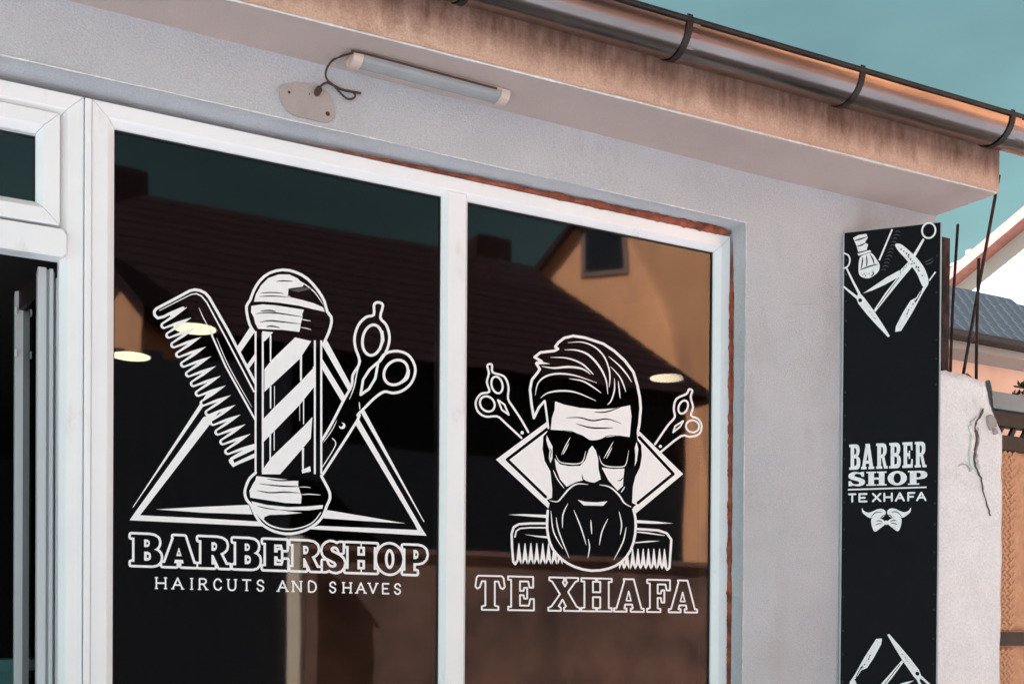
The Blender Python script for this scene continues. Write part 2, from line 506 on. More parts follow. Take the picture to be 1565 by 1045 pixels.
# eaves: the underside (soffit), the stained outer face (fascia) and the roof above
SY0, SY1 = -0.285, -0.402         # outer edge of the eaves at x = -0.5 and x = 3.12
def sy(x): return SY0 + (SY1 - SY0) * (x + 0.5) / 3.62
ex0, ex1 = WX0 - 0.2, 3.135
nseg = 60
bm = bmesh.new()
top, bot = [], []
V = []
for i in range(nseg + 1):
    x = ex0 + (ex1 - ex0) * i / nseg
    zr = H + (0.016 * max(0, (x - 2.3) / 0.85) if x > 2.3 else 0)
    jit = 0.0022 * math.sin(x * 9.1) + 0.0015 * math.sin(x * 23.7)
    V.append([(x, WY + 0.03, zr), (x, sy(x) + 0.006, H + 0.002 * math.sin(x * 2.1)), (x, sy(x) + jit, H + 0.007 + jit * 0.4),
              (x, sy(x) - 0.004, H + 0.186), (x, WY + 0.03, H + 0.186)])
rows = [[bm.verts.new(c) for c in r] for r in V]
for i in range(nseg):
    for k in range(5):
        a, b = rows[i], rows[i + 1]
        f = bm.faces.new((a[k], a[(k + 1) % 5], b[(k + 1) % 5], b[k]))
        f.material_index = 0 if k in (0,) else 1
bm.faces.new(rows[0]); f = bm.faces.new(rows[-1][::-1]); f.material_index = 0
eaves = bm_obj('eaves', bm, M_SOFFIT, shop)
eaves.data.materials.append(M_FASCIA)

roof_pts = [(ex0 - 0.1, -0.43, H + 0.198), (ex0 - 0.1, 2.6, H + 1.52), (ex0 - 0.1, 5.7, H + 0.198), (ex0 - 0.1, 5.7, H + 0.26), (ex0 - 0.1, 2.6, H + 1.59), (ex0 - 0.1, -0.43, H + 0.236)]
prism('roof', roof_pts, (ex1 - ex0 + 0.10, 0, 0), M_ROOF, shop)
prism('gable_wall', [(ex1 - 0.12, -0.10, H + 0.189), (ex1 - 0.12, 5.4, H + 0.189), (ex1 - 0.12, 2.6, H + 1.38)], (0.1, 0, 0), M_PLASTER, shop)

# edge highlights put in as thin white tubes: along the outer eaves edge, the lintel and the right reveal
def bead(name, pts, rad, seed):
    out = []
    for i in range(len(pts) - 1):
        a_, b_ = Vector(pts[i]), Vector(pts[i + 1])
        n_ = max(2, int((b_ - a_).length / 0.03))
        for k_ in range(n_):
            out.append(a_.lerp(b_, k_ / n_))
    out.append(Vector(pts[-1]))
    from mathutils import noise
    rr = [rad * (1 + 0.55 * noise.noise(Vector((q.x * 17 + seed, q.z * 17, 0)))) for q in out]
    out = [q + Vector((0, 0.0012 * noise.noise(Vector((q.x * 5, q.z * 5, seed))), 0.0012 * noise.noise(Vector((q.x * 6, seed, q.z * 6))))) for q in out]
    return tube(name, out, rr, M_HIGHLIGHT_LIP, shop, 6)


bead('edge_highlight', [(x_, sy(x_) - 0.0005, H + 0.002) for x_ in (-3.0, -1, 0, 1, 2, 2.7, ex1 - 0.01)], 0.0034, 1.0)
bead('edge_highlight', [(-2.6, WY + 0.001, LZ + 0.001), (OX1 + 0.004, WY + 0.001, LZ + 0.001)], 0.0026, 4.0)
bead('edge_highlight', [(OX1 + 0.001, WY + 0.001, LZ), (OX1 + 0.001, WY + 0.001, 0.7)], 0.0022, 8.0)

# half-round gutter along the eaves
GR = 0.078
def gutter_axis(x):
    return sy(x) - 0.090, H + 0.188 + 0.012 * (x / 3.2)


def gutter_section(x, r, a0=-4, a1=184, n=18):
    cy, cz = gutter_axis(x)
    return [(x, cy + r * math.cos(math.radians(180 + a0 + (a1 - a0) * k / n)), cz + r * math.sin(math.radians(180 + a0 + (a1 - a0) * k / n))) for k in range(n + 1)]


gx0, gx1 = -6.3, 4.2
V, F = [], []
nx = 70
for i in range(nx + 1):
    x = gx0 + (gx1 - gx0) * i / nx
    so = gutter_section(x, GR + 0.0008 * math.sin(i * 1.9)); si = gutter_section(x, GR - 0.003)
    V += so + si[::-1]
ns = 38
for i in range(nx):
    for k in range(ns):
        k2 = (k + 1) % ns
        F.append((i * ns + k, i * ns + k2, (i + 1) * ns + k2, (i + 1) * ns + k))
F.append(tuple(range(ns))[::-1]); F.append(tuple(nx * ns + k for k in range(ns)))
gutter = obj('gutter', V, F, M_ZINC, shop, smooth=True)
rim = []
for i in range(41):
    x = gx0 + (gx1 - gx0) * i / 40
    cy, cz = gutter_axis(x)
    rim.append((x, cy - GR - 0.001, cz + 0.004))
tube('gutter_rim', rim, 0.0085, M_DARKMETAL, gutter, 8)
# black straps; their places are read off the lower outline of the gutter
straps = [on_y(703, 40, -0.40).x, on_y(1024, 125, -0.42).x, on_y(1280, 192, -0.43).x, on_y(1502, 245, -0.44).x]
straps += [straps[0] - 0.86, straps[0] - 1.72]
for sx in straps:
    V, F = [], []
    for dx in (-0.011, 0.011):
        V += gutter_section(sx + dx, GR + 0.004, -14, 205, 20)
        V += gutter_section(sx + dx, GR + 0.0012, -14, 205, 20)[::-1]
    n = 42
    for k in range(n):
        k2 = (k + 1) % n
        F.append((k, k2, n + k2, n + k))
    F.append(tuple(range(n))[::-1]); F.append(tuple(n + k for k in range(n)))
    obj('bracket', V, F, M_DARKMETAL, gutter)
# soldered joints: slim sleeves of the same metal
for jx in (straps[1] + 0.022, straps[3] + 0.03):
    V, F = [], []
    for dx in (-0.016, 0.016):
        V += gutter_section(jx + dx, GR + 0.0025, 0, 180, 16) + gutter_section(jx + dx, GR + 0.0005, 0, 180, 16)[::-1]
    n = 34
    for k in range(n):
        k2 = (k + 1) % n
        F.append((k, k2, n + k2, n + k))
    F.append(tuple(range(n))[::-1]); F.append(tuple(n + k for k in range(n)))
    obj('joint_sleeve', V, F, M_ZINC, gutter)

# bare cement patch on the lintel where a lamp used to sit
pp = [on_y(x, y, WY - 0.005) for x, y in catmull([(427, 140), (434, 131), (452, 128), (478, 131), (497, 138), (506, 150), (511, 168), (508, 182), (498, 187), (475, 182), (448, 175), (434, 162)], 4, True)]
patch = prism('bare_patch', pp, (0, 0.012, 0), M_CONCRETE, shop)
patch['label'] = 'bare grey cement patch with old bolt holes'
for hx, hy, hr in ((442, 141, 0.004), (501, 174, 0.0065), (473, 144, 0.002)):
    c = on_y(hx, hy, WY - 0.0065)
    ring = [(c.x + hr * math.cos(a), c.y, c.z + hr * math.sin(a)) for a in [i * math.pi / 5 for i in range(10)]]
    prism('bolt_hole', ring, (0, 0.004, 0), M_CABLE, patch)
# hairline crack in the render of the pier
cr = [on_y(x, y, WY - 0.0075) for x, y in ((1205, 463), (1225, 465), (1248, 464), (1256, 470), (1262, 477), (1283, 478))]
crk = tube('crack', cr, 0.0005, M_CONCRETE, shop, 5)

# ------------------------------------------------------------------ windows and door frames
YF = -0.030                       # front of the plastic frames
PROF = [(0.0, 0.045), (0.0, YF + 0.003), (0.003, YF), (None, YF), (None, YF + 0.008), (None, -0.008), (None, 0.045)]


def frame_rect(parent, x0, x1, z0, z1, w, yf=YF, mat=M_PVC, names=('rail', 'rail', 'jamb', 'jamb'), yb=0.045, only=None):
    """four mitred members of a rectangular frame; outer size given, face width w with a stepped bead towards the glass"""
    prof = [(0.0005, yb), (0.0005, yf + 0.003), (0.0035, yf), (w - 0.020, yf), (w - 0.016, yf + 0.003), (w - 0.003, yf + 0.017), (w, yf + 0.021), (w, yb)]
    mit = 0.0008
    out = []
    for side in ('top', 'bottom', 'left', 'right'):
        if only and side not in only: continue
        V = []
        for end in (0, 1):
            for s, y in prof:
                if side == 'top': c = ((x0 + s + mit) if end == 0 else (x1 - s - mit), y, z1 - s)
                elif side == 'bottom': c = ((x0 + s + mit) if end == 0 else (x1 - s - mit), y, z0 + s)
                elif side == 'left': c = (x0 + s, y, (z0 + s + mit) if end == 0 else (z1 - s - mit))
                else: c = (x1 - s, y, (z0 + s + mit) if end == 0 else (z1 - s - mit))
                V.append(c)
        n = len(prof)
        bm = bmesh.new()
        vv = [bm.verts.new(c) for c in V]
        for k in range(n):
            bm.faces.new((vv[k], vv[(k + 1) % n], vv[n + (k + 1) % n], vv[n + k]))
        bm.faces.new(vv[:n]); bm.faces.new(vv[n:][::-1])
        out.append(bm_obj('frame_' + ('rail' if side in ('top', 'bottom') else 'jamb'), bm, mat, parent))
    return out


def gasket(parent, x0, x1, z0, z1, y=-0.0035, w=0.0045):
    for a in (((x0, y, z1 - w), (x1, y + 0.003, z1)), ((x0, y, z0), (x1, y + 0.003, z0 + w)),
              ((x0, y, z0 + w + 0.0002), (x0 + w, y + 0.003, z1 - w - 0.0002)), ((x1 - w, y, z0 + w + 0.0002), (x1, y + 0.003, z1 - w - 0.0002))):
        box('gasket', a[0], a[1], M_SEAL, parent)


win = empty('shop_window', 'white framed two pane shop window of dark glass with white barber emblems', 'window', (0, 0, 0.75))
GT, GB = 1.3885 + EYE, 0.82       # top and bottom of the glass
frame_rect(win, -0.060, 2.156, GB - 0.062, GT + 0.062, 0.062)
# mullion between the two panes
V = []
mp_ = [(1.0, 0.045), (1.0, -0.009), (1.003, -0.013), (1.016, YF), (1.077, YF), (1.090, -0.013), (1.093, -0.009), (1.093, 0.045)]
prism('mullion', [(x, y, GB - 0.012) for x, y in mp_], (0, 0, GT - GB + 0.024), M_PVC, win)
panes = []
for k, (x0, x1) in enumerate(((0.0, 1.0), (1.093, 2.093))):
    pn = box('pane', (x0 - 0.01, 0.0, GB - 0.01), (x1 + 0.01, 0.006, GT + 0.01), M_GLASS, win)
    panes.append(pn)
    gasket(win, x0 + 0.0004, x1 - 0.0004, GB + 0.0004, GT - 0.0004)
panes[0]['label'] = 'dark glass pane with barber pole emblem'
panes[1]['label'] = 'dark glass pane with bearded man emblem'
box('sill', (-0.12, -0.15, GB - 0.10), (2.165, 0.05, GB - 0.064), M_PVC, win, bevel=0.004)
box('sill_wall', (OX0 + 1.05, -0.098, 0.121), (OX1 - 0.002, 0.15, GB - 0.102), M_PLASTER, shop)

# the orange mounting foam squeezed out round the frame
from mathutils import noise as _noise


def foam(name, a, b, axis, w0, w1, seed, n=90, sides=7):
    a, b = Vector(a), Vector(b)
    V, F = [], []
    side = Vector((0, 0, 1)) if axis == 'x' else Vector((1, 0, 0))
    for i in range(n + 1):
        t = i / n
        p = a.lerp(b, t)
        s = (p.x if axis == 'x' else p.z)
        nn = 0.5 + 0.5 * _noise.noise(Vector((s * 13, seed, 0))) + 0.35 * _noise.noise(Vector((s * 43, seed, 5))) + 0.2 * _noise.noise(Vector((s * 110, seed, 9)))
        w = max(0.0015, (w0 + (w1 - w0) * t) * (0.35 + 0.9 * nn))
        env = min(1, t * 8, (1 - t) * 20 + 0.2)
        w *= env
        for k in range(sides):
            an = 2 * math.pi * k / sides
            V.append(p + side * (w * math.cos(an)) + Vector((0, 1, 0)) * (0.6 * w * math.sin(an)))
    for i in range(n):
        for k in range(sides):
            k2 = (k + 1) % sides
            F.append((i * sides + k, i * sides + k2, (i + 1) * sides + k2, (i + 1) * sides + k))
    return obj(name, V, F, M_FOAM, win, smooth=True)


foam('foam_seal', (0.50, -0.028, GT + 0.066), (2.158, -0.030, GT + 0.074), 'x', 0.003, 0.021, 1.0, 260)
foam('foam_seal', (2.160, -0.034, GT + 0.066), (2.161, -0.034, GB + 0.1), 'z', 0.015, 0.012, 7.0, 300)

# the door set beside the window
door = empty('shop_entrance', 'white plastic entrance frame with top light, its door standing open into darkness', 'entrance', (-0.6, 0, 0.1))
DX0, DX1 = -1.155, -0.0785
DT = GT + 0.062
# frame head and jambs
frame_rect(door, DX0, DX1, 0.125, DT, 0.062, only=('top', 'left', 'right'))
box('cover_strip', (-0.0775, YF - 0.007, 0.125), (-0.0605, 0.04, DT - 0.004), M_PVC, door, bevel=0.0025)
# top light: its own sash in front of the frame
SX1, SZ1, SZ0 = -0.1405, 1.3865 + EYE, 1.083 + EYE
frame_rect(door, DX0 + 0.065, SX1, SZ0, SZ1, 0.060, yf=YF - 0.012, yb=0.03)
box('top_light_pane', (DX0 + 0.12, 0.0, SZ0 + 0.055), (SX1 - 0.055, 0.006, SZ1 - 0.055), M_GLASS_T, door)
gasket(door, DX0 + 0.1255, SX1 - 0.0605, SZ0 + 0.0605, SZ1 - 0.0605)
# transom bar with clipped ends lapping over the jamb
tz0, tz1 = 0.998 + EYE, 1.074 + EYE
tx1 = -0.1235
prism('transom_bar', [(DX0 + 0.03, YF - 0.016, tz0), (tx1 - 0.012, YF - 0.016, tz0), (tx1, YF - 0.016, tz0 + 0.014), (tx1, YF - 0.016, tz1 - 0.014), (tx1 - 0.012, YF - 0.016, tz1), (DX0 + 0.03, YF - 0.016, tz1)],
      (0, 0.06, 0), M_PVC, door, bevel=0.0025)
# the open leaf, seen on its edge: stepped plastic stile, a strip of glass, far stile
leaf = empty('door_leaf'); leaf.parent = door; leaf.location = (-0.205 + 0.6, 0.06, 0.02)


def leaf_bar(name, pts, z0, z1, mat, par):
    return prism(name, [(x, y, z0) for x, y in pts], (0, 0, z1 - z0), mat, par)


lt = 0.990 + EYE
hx = -0.190
stile = [(hx, 0.050), (hx + 0.004, 0.046), (hx + 0.022, 0.046), (hx + 0.022, 0.062), (hx + 0.030, 0.062), (hx + 0.030, 0.050), (hx + 0.040, 0.050), (hx + 0.040, 0.075), (hx + 0.046, 0.075), (hx + 0.046, 0.115), (hx, 0.115)]
leaf_bar('near_stile', stile, 0.14, lt, M_LEAF, leaf)
leaf_bar('hinge_rail', [(hx + 0.0475, 0.060), (hx + 0.056, 0.060), (hx + 0.056, 0.10), (hx + 0.0475, 0.10)], 0.14, lt - 0.02, M_PVC, leaf)
leaf_bar('leaf_pane', [(hx + 0.008, 0.116), (hx + 0.014, 0.116), (hx - 0.018, 0.299), (hx - 0.024, 0.299)], 0.2, lt - 0.06, M_GLASS, leaf)
leaf_bar('far_stile', [(hx - 0.040, 0.30), (hx - 0.022, 0.30), (hx - 0.020, 0.306), (hx - 0.004, 0.306), (hx - 0.004, 0.37), (hx - 0.046, 0.37), (hx - 0.046, 0.306), (hx - 0.040, 0.306)], 0.14, lt - 0.004, M_LEAF, leaf)
leaf_bar('leaf_head', [(hx + 0.001, 0.1165), (hx + 0.04, 0.1165), (hx + 0.01, 0.2985), (hx - 0.036, 0.2985)], lt - 0.06, lt - 0.003, M_DARKMETAL, leaf)
for zz in (lt - 0.075, lt - 0.20):
    box('hinge', (hx - 0.047, 0.292, zz), (hx - 0.041, 0.2995, zz + 0.022), M_PVC, leaf, bevel=0.001)
box('threshold', (DX0 + 0.06, -0.02, 0.121), (-0.141, 0.06, 0.139), M_LEAF, door)

# downlights on the shop ceiling, seen burning through the glass
DR = 0.078
for (lx, ly, txt) in ((200, 545, 'lit round ceiling lamp at the left edge of the pole emblem pane'), (298, 503, 'lit round ceiling lamp showing through the comb emblem'), (1020, 578, 'lit round ceiling lamp right of the bearded head emblem')):
    c = on_z(lx, ly, CEIL - 0.02)
    d = empty('ceiling_lamp', txt, 'lamp', (c.x, c.y, CEIL - 0.022), 'round lamps on the shop ceiling')
    circ = [(c.x + (DR + 0.008) * math.cos(i * math.pi / 16), c.y + (DR + 0.008) * math.sin(i * math.pi / 16), CEIL - 0.018) for i in range(32)]
    prism('lamp_rim', circ, (0, 0, 0.017), M_LEAF, d)
    circ = [(c.x + DR * math.cos(i * math.pi / 16), c.y + DR * math.sin(i * math.pi / 16), CEIL - 0.021) for i in range(32)]
    prism('lamp_disc', circ, (0, 0, 0.0028), M_LIGHT, d)

# ------------------------------------------------------------------ emblem drawing: painter's order polygons, cut into vinyl pieces
class Art:
    def __init__(s): s.p = []          # (polygon points, colour, group)
    def poly(s, pts, c, g): s.p.append(([tuple(map(float, q)) for q in pts], c, g))
    def spoly(s, pts, c, g, n=4): s.poly(catmull(pts, n, True), c, g)

    def stroke(s, pts, w, c, g, closed=False, smooth=0, cap=True):
        w0, w1 = (w if isinstance(w, tuple) else (w, w))
        if smooth: pts = catmull(pts, smooth, closed)
        if closed: pts = list(pts) + [pts[0]]
        P = [np.array(q, float) for q in pts]
        n = len(P)
        ws = [w0 + (w1 - w0) * i / max(1, n - 1) for i in range(n)]
        for i in range(n - 1):
            d = P[i + 1] - P[i]; l = np.linalg.norm(d)
            if l < 1e-6: continue
            nn = np.array([-d[1], d[0]]) / l
            a, b = ws[i] / 2, ws[i + 1] / 2
            s.poly([P[i] + nn * a, P[i + 1] + nn * b, P[i + 1] - nn * b, P[i] - nn * a], c, g)
        for i in range(0 if cap else 1, n if cap else n - 1):
            if ws[i] > 1.0: s.disc(P[i], ws[i] / 2, c, g, 7)

    def taper(s, pts, w, c, g, smooth=5):
        """thin at both ends"""
        P = [np.array(q, float) for q in catmull(pts, smooth)]
        n = len(P)
        L_, R2 = [], []
        for i in range(n):
            d = P[min(i + 1, n - 1)] - P[max(i - 1, 0)]; d = d / (np.linalg.norm(d) + 1e-9)
            nn = np.array([-d[1], d[0]])
            h = max(0.12, w / 2 * math.sin(math.pi * min(max(i / (n - 1), 0.03), 0.97)) ** 0.6)
            L_.append(P[i] + nn * h); R2.append(P[i] - nn * h)
        s.poly(L_ + R2[::-1], c, g)

    def disc(s, ctr, r, c, g, n=12, ry=None, rot=0.0):
        ry = ry or r
        ca, sa = math.cos(rot), math.sin(rot)
        s.poly([(ctr[0] + r * math.cos(t) * ca - ry * math.sin(t) * sa, ctr[1] + r * math.cos(t) * sa + ry * math.sin(t) * ca)
                for t in [2 * math.pi * (i + 0.37) / n for i in range(n)]], c, g)

    def ring(s, ctr, rx, ry, rot, w, c, g, n=26):
        ca, sa = math.cos(rot), math.sin(rot)
        s.stroke([(ctr[0] + rx * math.cos(t) * ca - ry * math.sin(t) * sa, ctr[1] + rx * math.cos(t) * sa + ry * math.sin(t) * ca)
                  for t in [2 * math.pi * i / n for i in range(n)]], w, c, g, closed=True)

    def resolve(s):
        vid, verts, edges = {}, [], set()
        def vi(q):
            k = (round(q[0], 2), round(q[1], 2))
            if k not in vid: vid[k] = len(verts); verts.append(Vector(k))
            return vid[k]
        for pts, c, g in s.p:
            ids = [vi(q) for q in pts]
            for a, b in zip(ids, ids[1:] + ids[:1]):
                if a != b: edges.add((min(a, b), max(a, b)))
        ov, oe, of, *_ = delaunay_2d_cdt(verts, list(edges), [], 0, 1e-4)
        P = np.array([(v.x, v.y) for v in ov]); T = np.array([f for f in of if len(f) == 3])
        C = P[T].mean(axis=1)
        own = np.full(len(T), -1)
        for k, (pts, c, g) in enumerate(s.p):
            q = np.array(pts); lo, hi = q.min(0), q.max(0)
            idx = np.nonzero((C[:, 0] >= lo[0]) & (C[:, 0] <= hi[0]) & (C[:, 1] >= lo[1]) & (C[:, 1] <= hi[1]))[0]
            if not len(idx): continue
            x, y = C[idx, 0], C[idx, 1]
            wn_ = np.zeros(len(idx))
            for i in range(len(q)):
                (x1, y1), (x2, y2) = q[i], q[(i + 1) % len(q)]
                cr_ = (x2 - x1) * (y - y1) - (x - x1) * (y2 - y1)
                wn_ += ((y1 <= y) & (y2 > y) & (cr_ > 0)).astype(int) - ((y1 > y) & (y2 <= y) & (cr_ < 0)).astype(int)
            own[idx[wn_ != 0]] = k
        return P, T, own

    def build(s, place, parent, mats, names, split=()):
        P, T, own = s.resolve()
        groups = {}
        for t, k in zip(T, own):
            if k < 0: continue
            _, c, g = s.p[k]
            if c in ('x', 'k'): continue          # bare glass or bare sheet
            groups.setdefault((g, c), []).append(t)
        cache = {}
        jobs = []
        for (g, c), tris in groups.items():
            if g not in split:
                jobs.append((g, c, tris)); continue
            par_ = {}
            def find(a):
                while par_[a] != a:
                    par_[a] = par_[par_[a]]; a = par_[a]
                return a
            for t in tris:
                for v in t: par_.setdefault(int(v), int(v))
                a0_, b0_, c0_ = (find(int(v)) for v in t)
                par_[b0_] = a0_; par_[find(c0_)] = find(a0_)
            isl = {}
            for t in tris: isl.setdefault(find(int(t[0])), []).append(t)
            for tr_ in isl.values(): jobs.append((g, c, tr_))
        for g, c, tris in jobs:
            used = {}; vs_, fs_ = [], []
            for t in tris:
                f = []
                for v in t:
                    v = int(v)
                    if v not in used:
                        used[v] = len(vs_)
                        if v not in cache: cache[v] = place(P[v][0], P[v][1])
                        vs_.append(cache[v])
                    f.append(used[v])
                fs_.append(tuple(f))
            # make every face look to the street (-Y)
            fs2 = []
            for f in fs_:
                a, b, d = (Vector(vs_[i]) for i in f)
                fs2.append(f if (b - a).cross(d - a).y < 0 else f[::-1])
            o = obj(names.get(g, g), vs_, fs2, mats[c], parent)


def zz(x0, y0, s=5.0):
    return lambda pts: [(x0 + x / s, y0 + y / s) for x, y in pts]


# --- letters: bold slab capitals in a unit box (x right, y up)
GL = {
 'B': ([(0, 0), (0, .1), (.12, .1), (.12, .9), (0, .9), (0, 1), (.6, 1), (.78, .975), (.9, .9), (.94, .78), (.92, .66), (.85, .57), (.77, .53), (.89, .48), (.97, .4), (1, .28), (.97, .14), (.88, .04), (.72, 0)],
       [[(.44, .6), (.44, .85), (.55, .85), (.62, .8), (.63, .72), (.61, .64), (.55, .6)], [(.44, .15), (.44, .45), (.57, .45), (.65, .4), (.67, .3), (.65, .2), (.57, .15)]]),
 'A': ([(0, 0), (0, .1), (.08, .1), (.34, .93), (.32, 1), (.66, 1), (.92, .1), (1, .1), (1, 0), (.56, 0), (.56, .1), (.63, .1), (.605, .22), (.375, .22), (.345, .1), (.42, .1), (.42, 0)],
       [[(.41, .34), (.57, .34), (.49, .63)]]),
 'R': ([(0, 0), (0, .1), (.1, .1), (.1, .9), (0, .9), (0, 1), (.58, 1), (.76, .97), (.87, .89), (.91, .75), (.88, .62), (.8, .53), (.7, .48), (.88, .1), (1, .1), (1, 0), (.67, 0), (.48, .42), (.42, .42), (.42, .1), (.52, .1), (.52, 0)],
       [[(.42, .56), (.42, .85), (.53, .85), (.59, .79), (.6, .71), (.58, .62), (.53, .56)]]),
 'E': ([(0, 0), (0, .1), (.12, .1), (.12, .9), (0, .9), (0, 1), (.97, 1), (.97, .68), (.83, .68), (.78, .86), (.46, .86), (.46, .58), (.6, .58), (.62, .67), (.74, .67), (.74, .35), (.62, .35), (.6, .45), (.46, .45), (.46, .14), (.8, .14), (.86, .34), (1, .34), (1, 0)], []),
 'S': ([(.93, .66), (.80, .66), (.76, .78), (.66, .86), (.52, .87), (.42, .82), (.4, .74), (.46, .67), (.62, .61), (.8, .54), (.94, .44), (1, .3), (.96, .15), (.85, .04), (.66, -.02), (.48, .0), (.34, .05), (.2, 0), (.07, 0), (.07, .36), (.21, .36), (.27, .22), (.38, .14), (.54, .12), (.65, .17), (.67, .25), (.6, .33), (.44, .39), (.24, .46), (.1, .56), (.05, .7), (.09, .85), (.21, .96), (.38, 1.02), (.55, 1), (.68, .95), (.8, 1), (.93, 1)], []),
 'H': ([(0, 0), (0, .1), (.1, .1), (.1, .9), (0, .9), (0, 1), (.48, 1), (.48, .9), (.38, .9), (.38, .58), (.62, .58), (.62, .9), (.52, .9), (.52, 1), (1, 1), (1, .9), (.9, .9), (.9, .1), (1, .1), (1, 0), (.52, 0), (.52, .1), (.62, .1), (.62, .43), (.38, .43), (.38, .1), (.48, .1), (.48, 0)], []),
 'O': ([(.5 + .5 * math.cos(t), .5 + .52 * math.sin(t)) for t in [2 * math.pi * i / 24 for i in range(24)]],
       [[(.5 + .19 * math.cos(t), .5 + .36 * math.sin(t)) for t in [2 * math.pi * i / 16 for i in range(16)]]]),
 'P': ([(0, 0), (0, .1), (.1, .1), (.1, .9), (0, .9), (0, 1), (.62, 1), (.82, .97), (.95, .87), (1, .7), (.95, .54), (.82, .43), (.62, .39), (.44, .39), (.44, .1), (.58, .1), (.58, 0)],
       [[(.44, .53), (.44, .86), (.56, .86), (.64, .8), (.66, .7), (.64, .59), (.56, .53)]]),
 'T': ([(.22, 0), (.22, .1), (.34, .13), (.34, .84), (.22, .84), (.15, .66), (.07, .62), (0, .68), (.04, .94), (.1, 1), (.9, 1), (.96, .94), (1, .68), (.93, .62), (.85, .66), (.78, .84), (.66, .84), (.66, .13), (.78, .1), (.78, 0)], []),
 'X': ([(0, 0), (0, .09), (.1, .13), (.37, .5), (.12, .88), (.03, .91), (.03, 1), (.5, 1), (.5, .9), (.46, .86), (.53, .74), (.6, .86), (.56, .9), (.56, 1), (.95, 1), (.95, .91), (.86, .88), (.63, .57), (.9, .13), (1, .09), (1, 0), (.5, 0), (.5, .09), (.56, .14), (.45, .34), (.33, .14), (.4, .09), (.4, 0)], []),
 'F': ([(0, 0), (0, .1), (.12, .12), (.12, .88), (0, .9), (0, 1), (1, 1), (1, .68), (.86, .68), (.8, .86), (.46, .86), (.46, .58), (.6, .58), (.63, .68), (.75, .68), (.75, .3), (.63, .3), (.6, .44), (.46, .44), (.46, .12), (.58, .1), (.58, 0)], []),
}
# --- thin stroke capitals
GS = {
 'H': [[(0, 0), (0, 1)], [(1, 0), (1, 1)], [(0, .5), (1, .5)]], 'A': [[(0, 0), (.5, 1), (1, 0)], [(.2, .36), (.8, .36)]], 'I': [[(.5, 0), (.5, 1)]],
 'R': [[(0, 0), (0, 1), (.6, 1), (.88, .9), (.9, .68), (.6, .5), (0, .5)], [(.5, .5), (1, 0)]], 'C': [[(1, .78), (.75, .98), (.4, 1), (.08, .75), (.02, .45), (.15, .15), (.5, 0), (.8, .04), (1, .22)]],
 'U': [[(0, 1), (0, .3), (.2, .03), (.5, -.02), (.8, .03), (1, .3), (1, 1)]], 'T': [[(0, 1), (1, 1)], [(.5, 1), (.5, 0)]],
 'S': [[(.95, .8), (.75, .98), (.4, 1), (.1, .85), (.12, .62), (.5, .5), (.88, .38), (.95, .18), (.7, 0), (.3, 0), (.02, .2)]],
 'N': [[(0, 0), (0, 1), (1, 0), (1, 1)]], 'D': [[(0, 0), (0, 1), (.55, 1), (.9, .8), (1, .5), (.9, .2), (.55, 0), (0, 0)]], 'V': [[(0, 1), (.5, 0), (1, 1)]],
 'E': [[(1, 1), (0, 1), (0, 0), (1, 0)], [(0, .5), (.75, .5)]], 'X': [[(0, 0), (1, 1)], [(0, 1), (1, 0)]], 'F': [[(1, 1), (0, 1), (0, 0)], [(0, .5), (.8, .5)]],
}
SERIF = {'H': [(0, 0), (0, 1), (1, 0), (1, 1)], 'A': [(0, 0), (1, 0)], 'I': [(.5, 0), (.5, 1)], 'R': [(0, 0), (1, 0)], 'U': [(0, 1), (1, 1)], 'T': [(.5, 0)], 'N': [(0, 0), (0, 1), (1, 1)], 'D': [], 'V': [(0, 1), (1, 1)], 'E': [], 'S': [], 'C': []}


def lines_map(x0, x1, xa, ta, ba, xb, tb, bb):
    """unit box -> photograph pixels between a cap line (xa,ta)-(xb,tb) and a base line (xa,ba)-(xb,bb)"""
    def f(q):
        x = x0 + (x1 - x0) * q[0]
        k = (x - xa) / (xb - xa)
        t = ta + (tb - ta) * k; b = ba + (bb - ba) * k
        return (x, b + (t - b) * q[1])
    return f


# ------------------------------------------------------------------ left pane emblem
A = Art()
z1, z2, z3, z4, z5, z6 = zz(220, 400), zz(220, 560), zz(360, 640), zz(440, 440), zz(180, 710), zz(370, 710)
W, K, X_ = 'w', 'k', 'x'
# triangle
g = 'triangle'
A.stroke([(203, 775), (386, 503)], (1.0, 10), W, g, cap=False)
A.stroke([(395, 490), (386, 503)], 10, W, g, cap=False)
A.stroke([(495, 522), (648, 797)], (10, 1.2), W, g, cap=False)
A.stroke([(495, 522), (484, 503)], 10, W, g, cap=False)
A.poly([(198, 794.6), (206, 783), (311, 637), (322, 634), (392, 537), (392, 547), (327, 640), (214, 787), (300, 791), (395, 796.5), (404, 804)], W, g)
A.poly([(490, 544), (496, 554), (549, 641), (644, 806), (652, 818.2), (560, 813), (470, 808), (486, 803), (560, 806), (638, 809.5), (634, 801), (542, 646), (490, 560)], W, g)
A.poly([(238, 778), (300, 774.5), (380, 771), (386, 785.5), (310, 783)], W, g)
A.poly([(500, 779), (494, 791.5), (560, 796), (620, 799.5), (560, 789)], W, g)
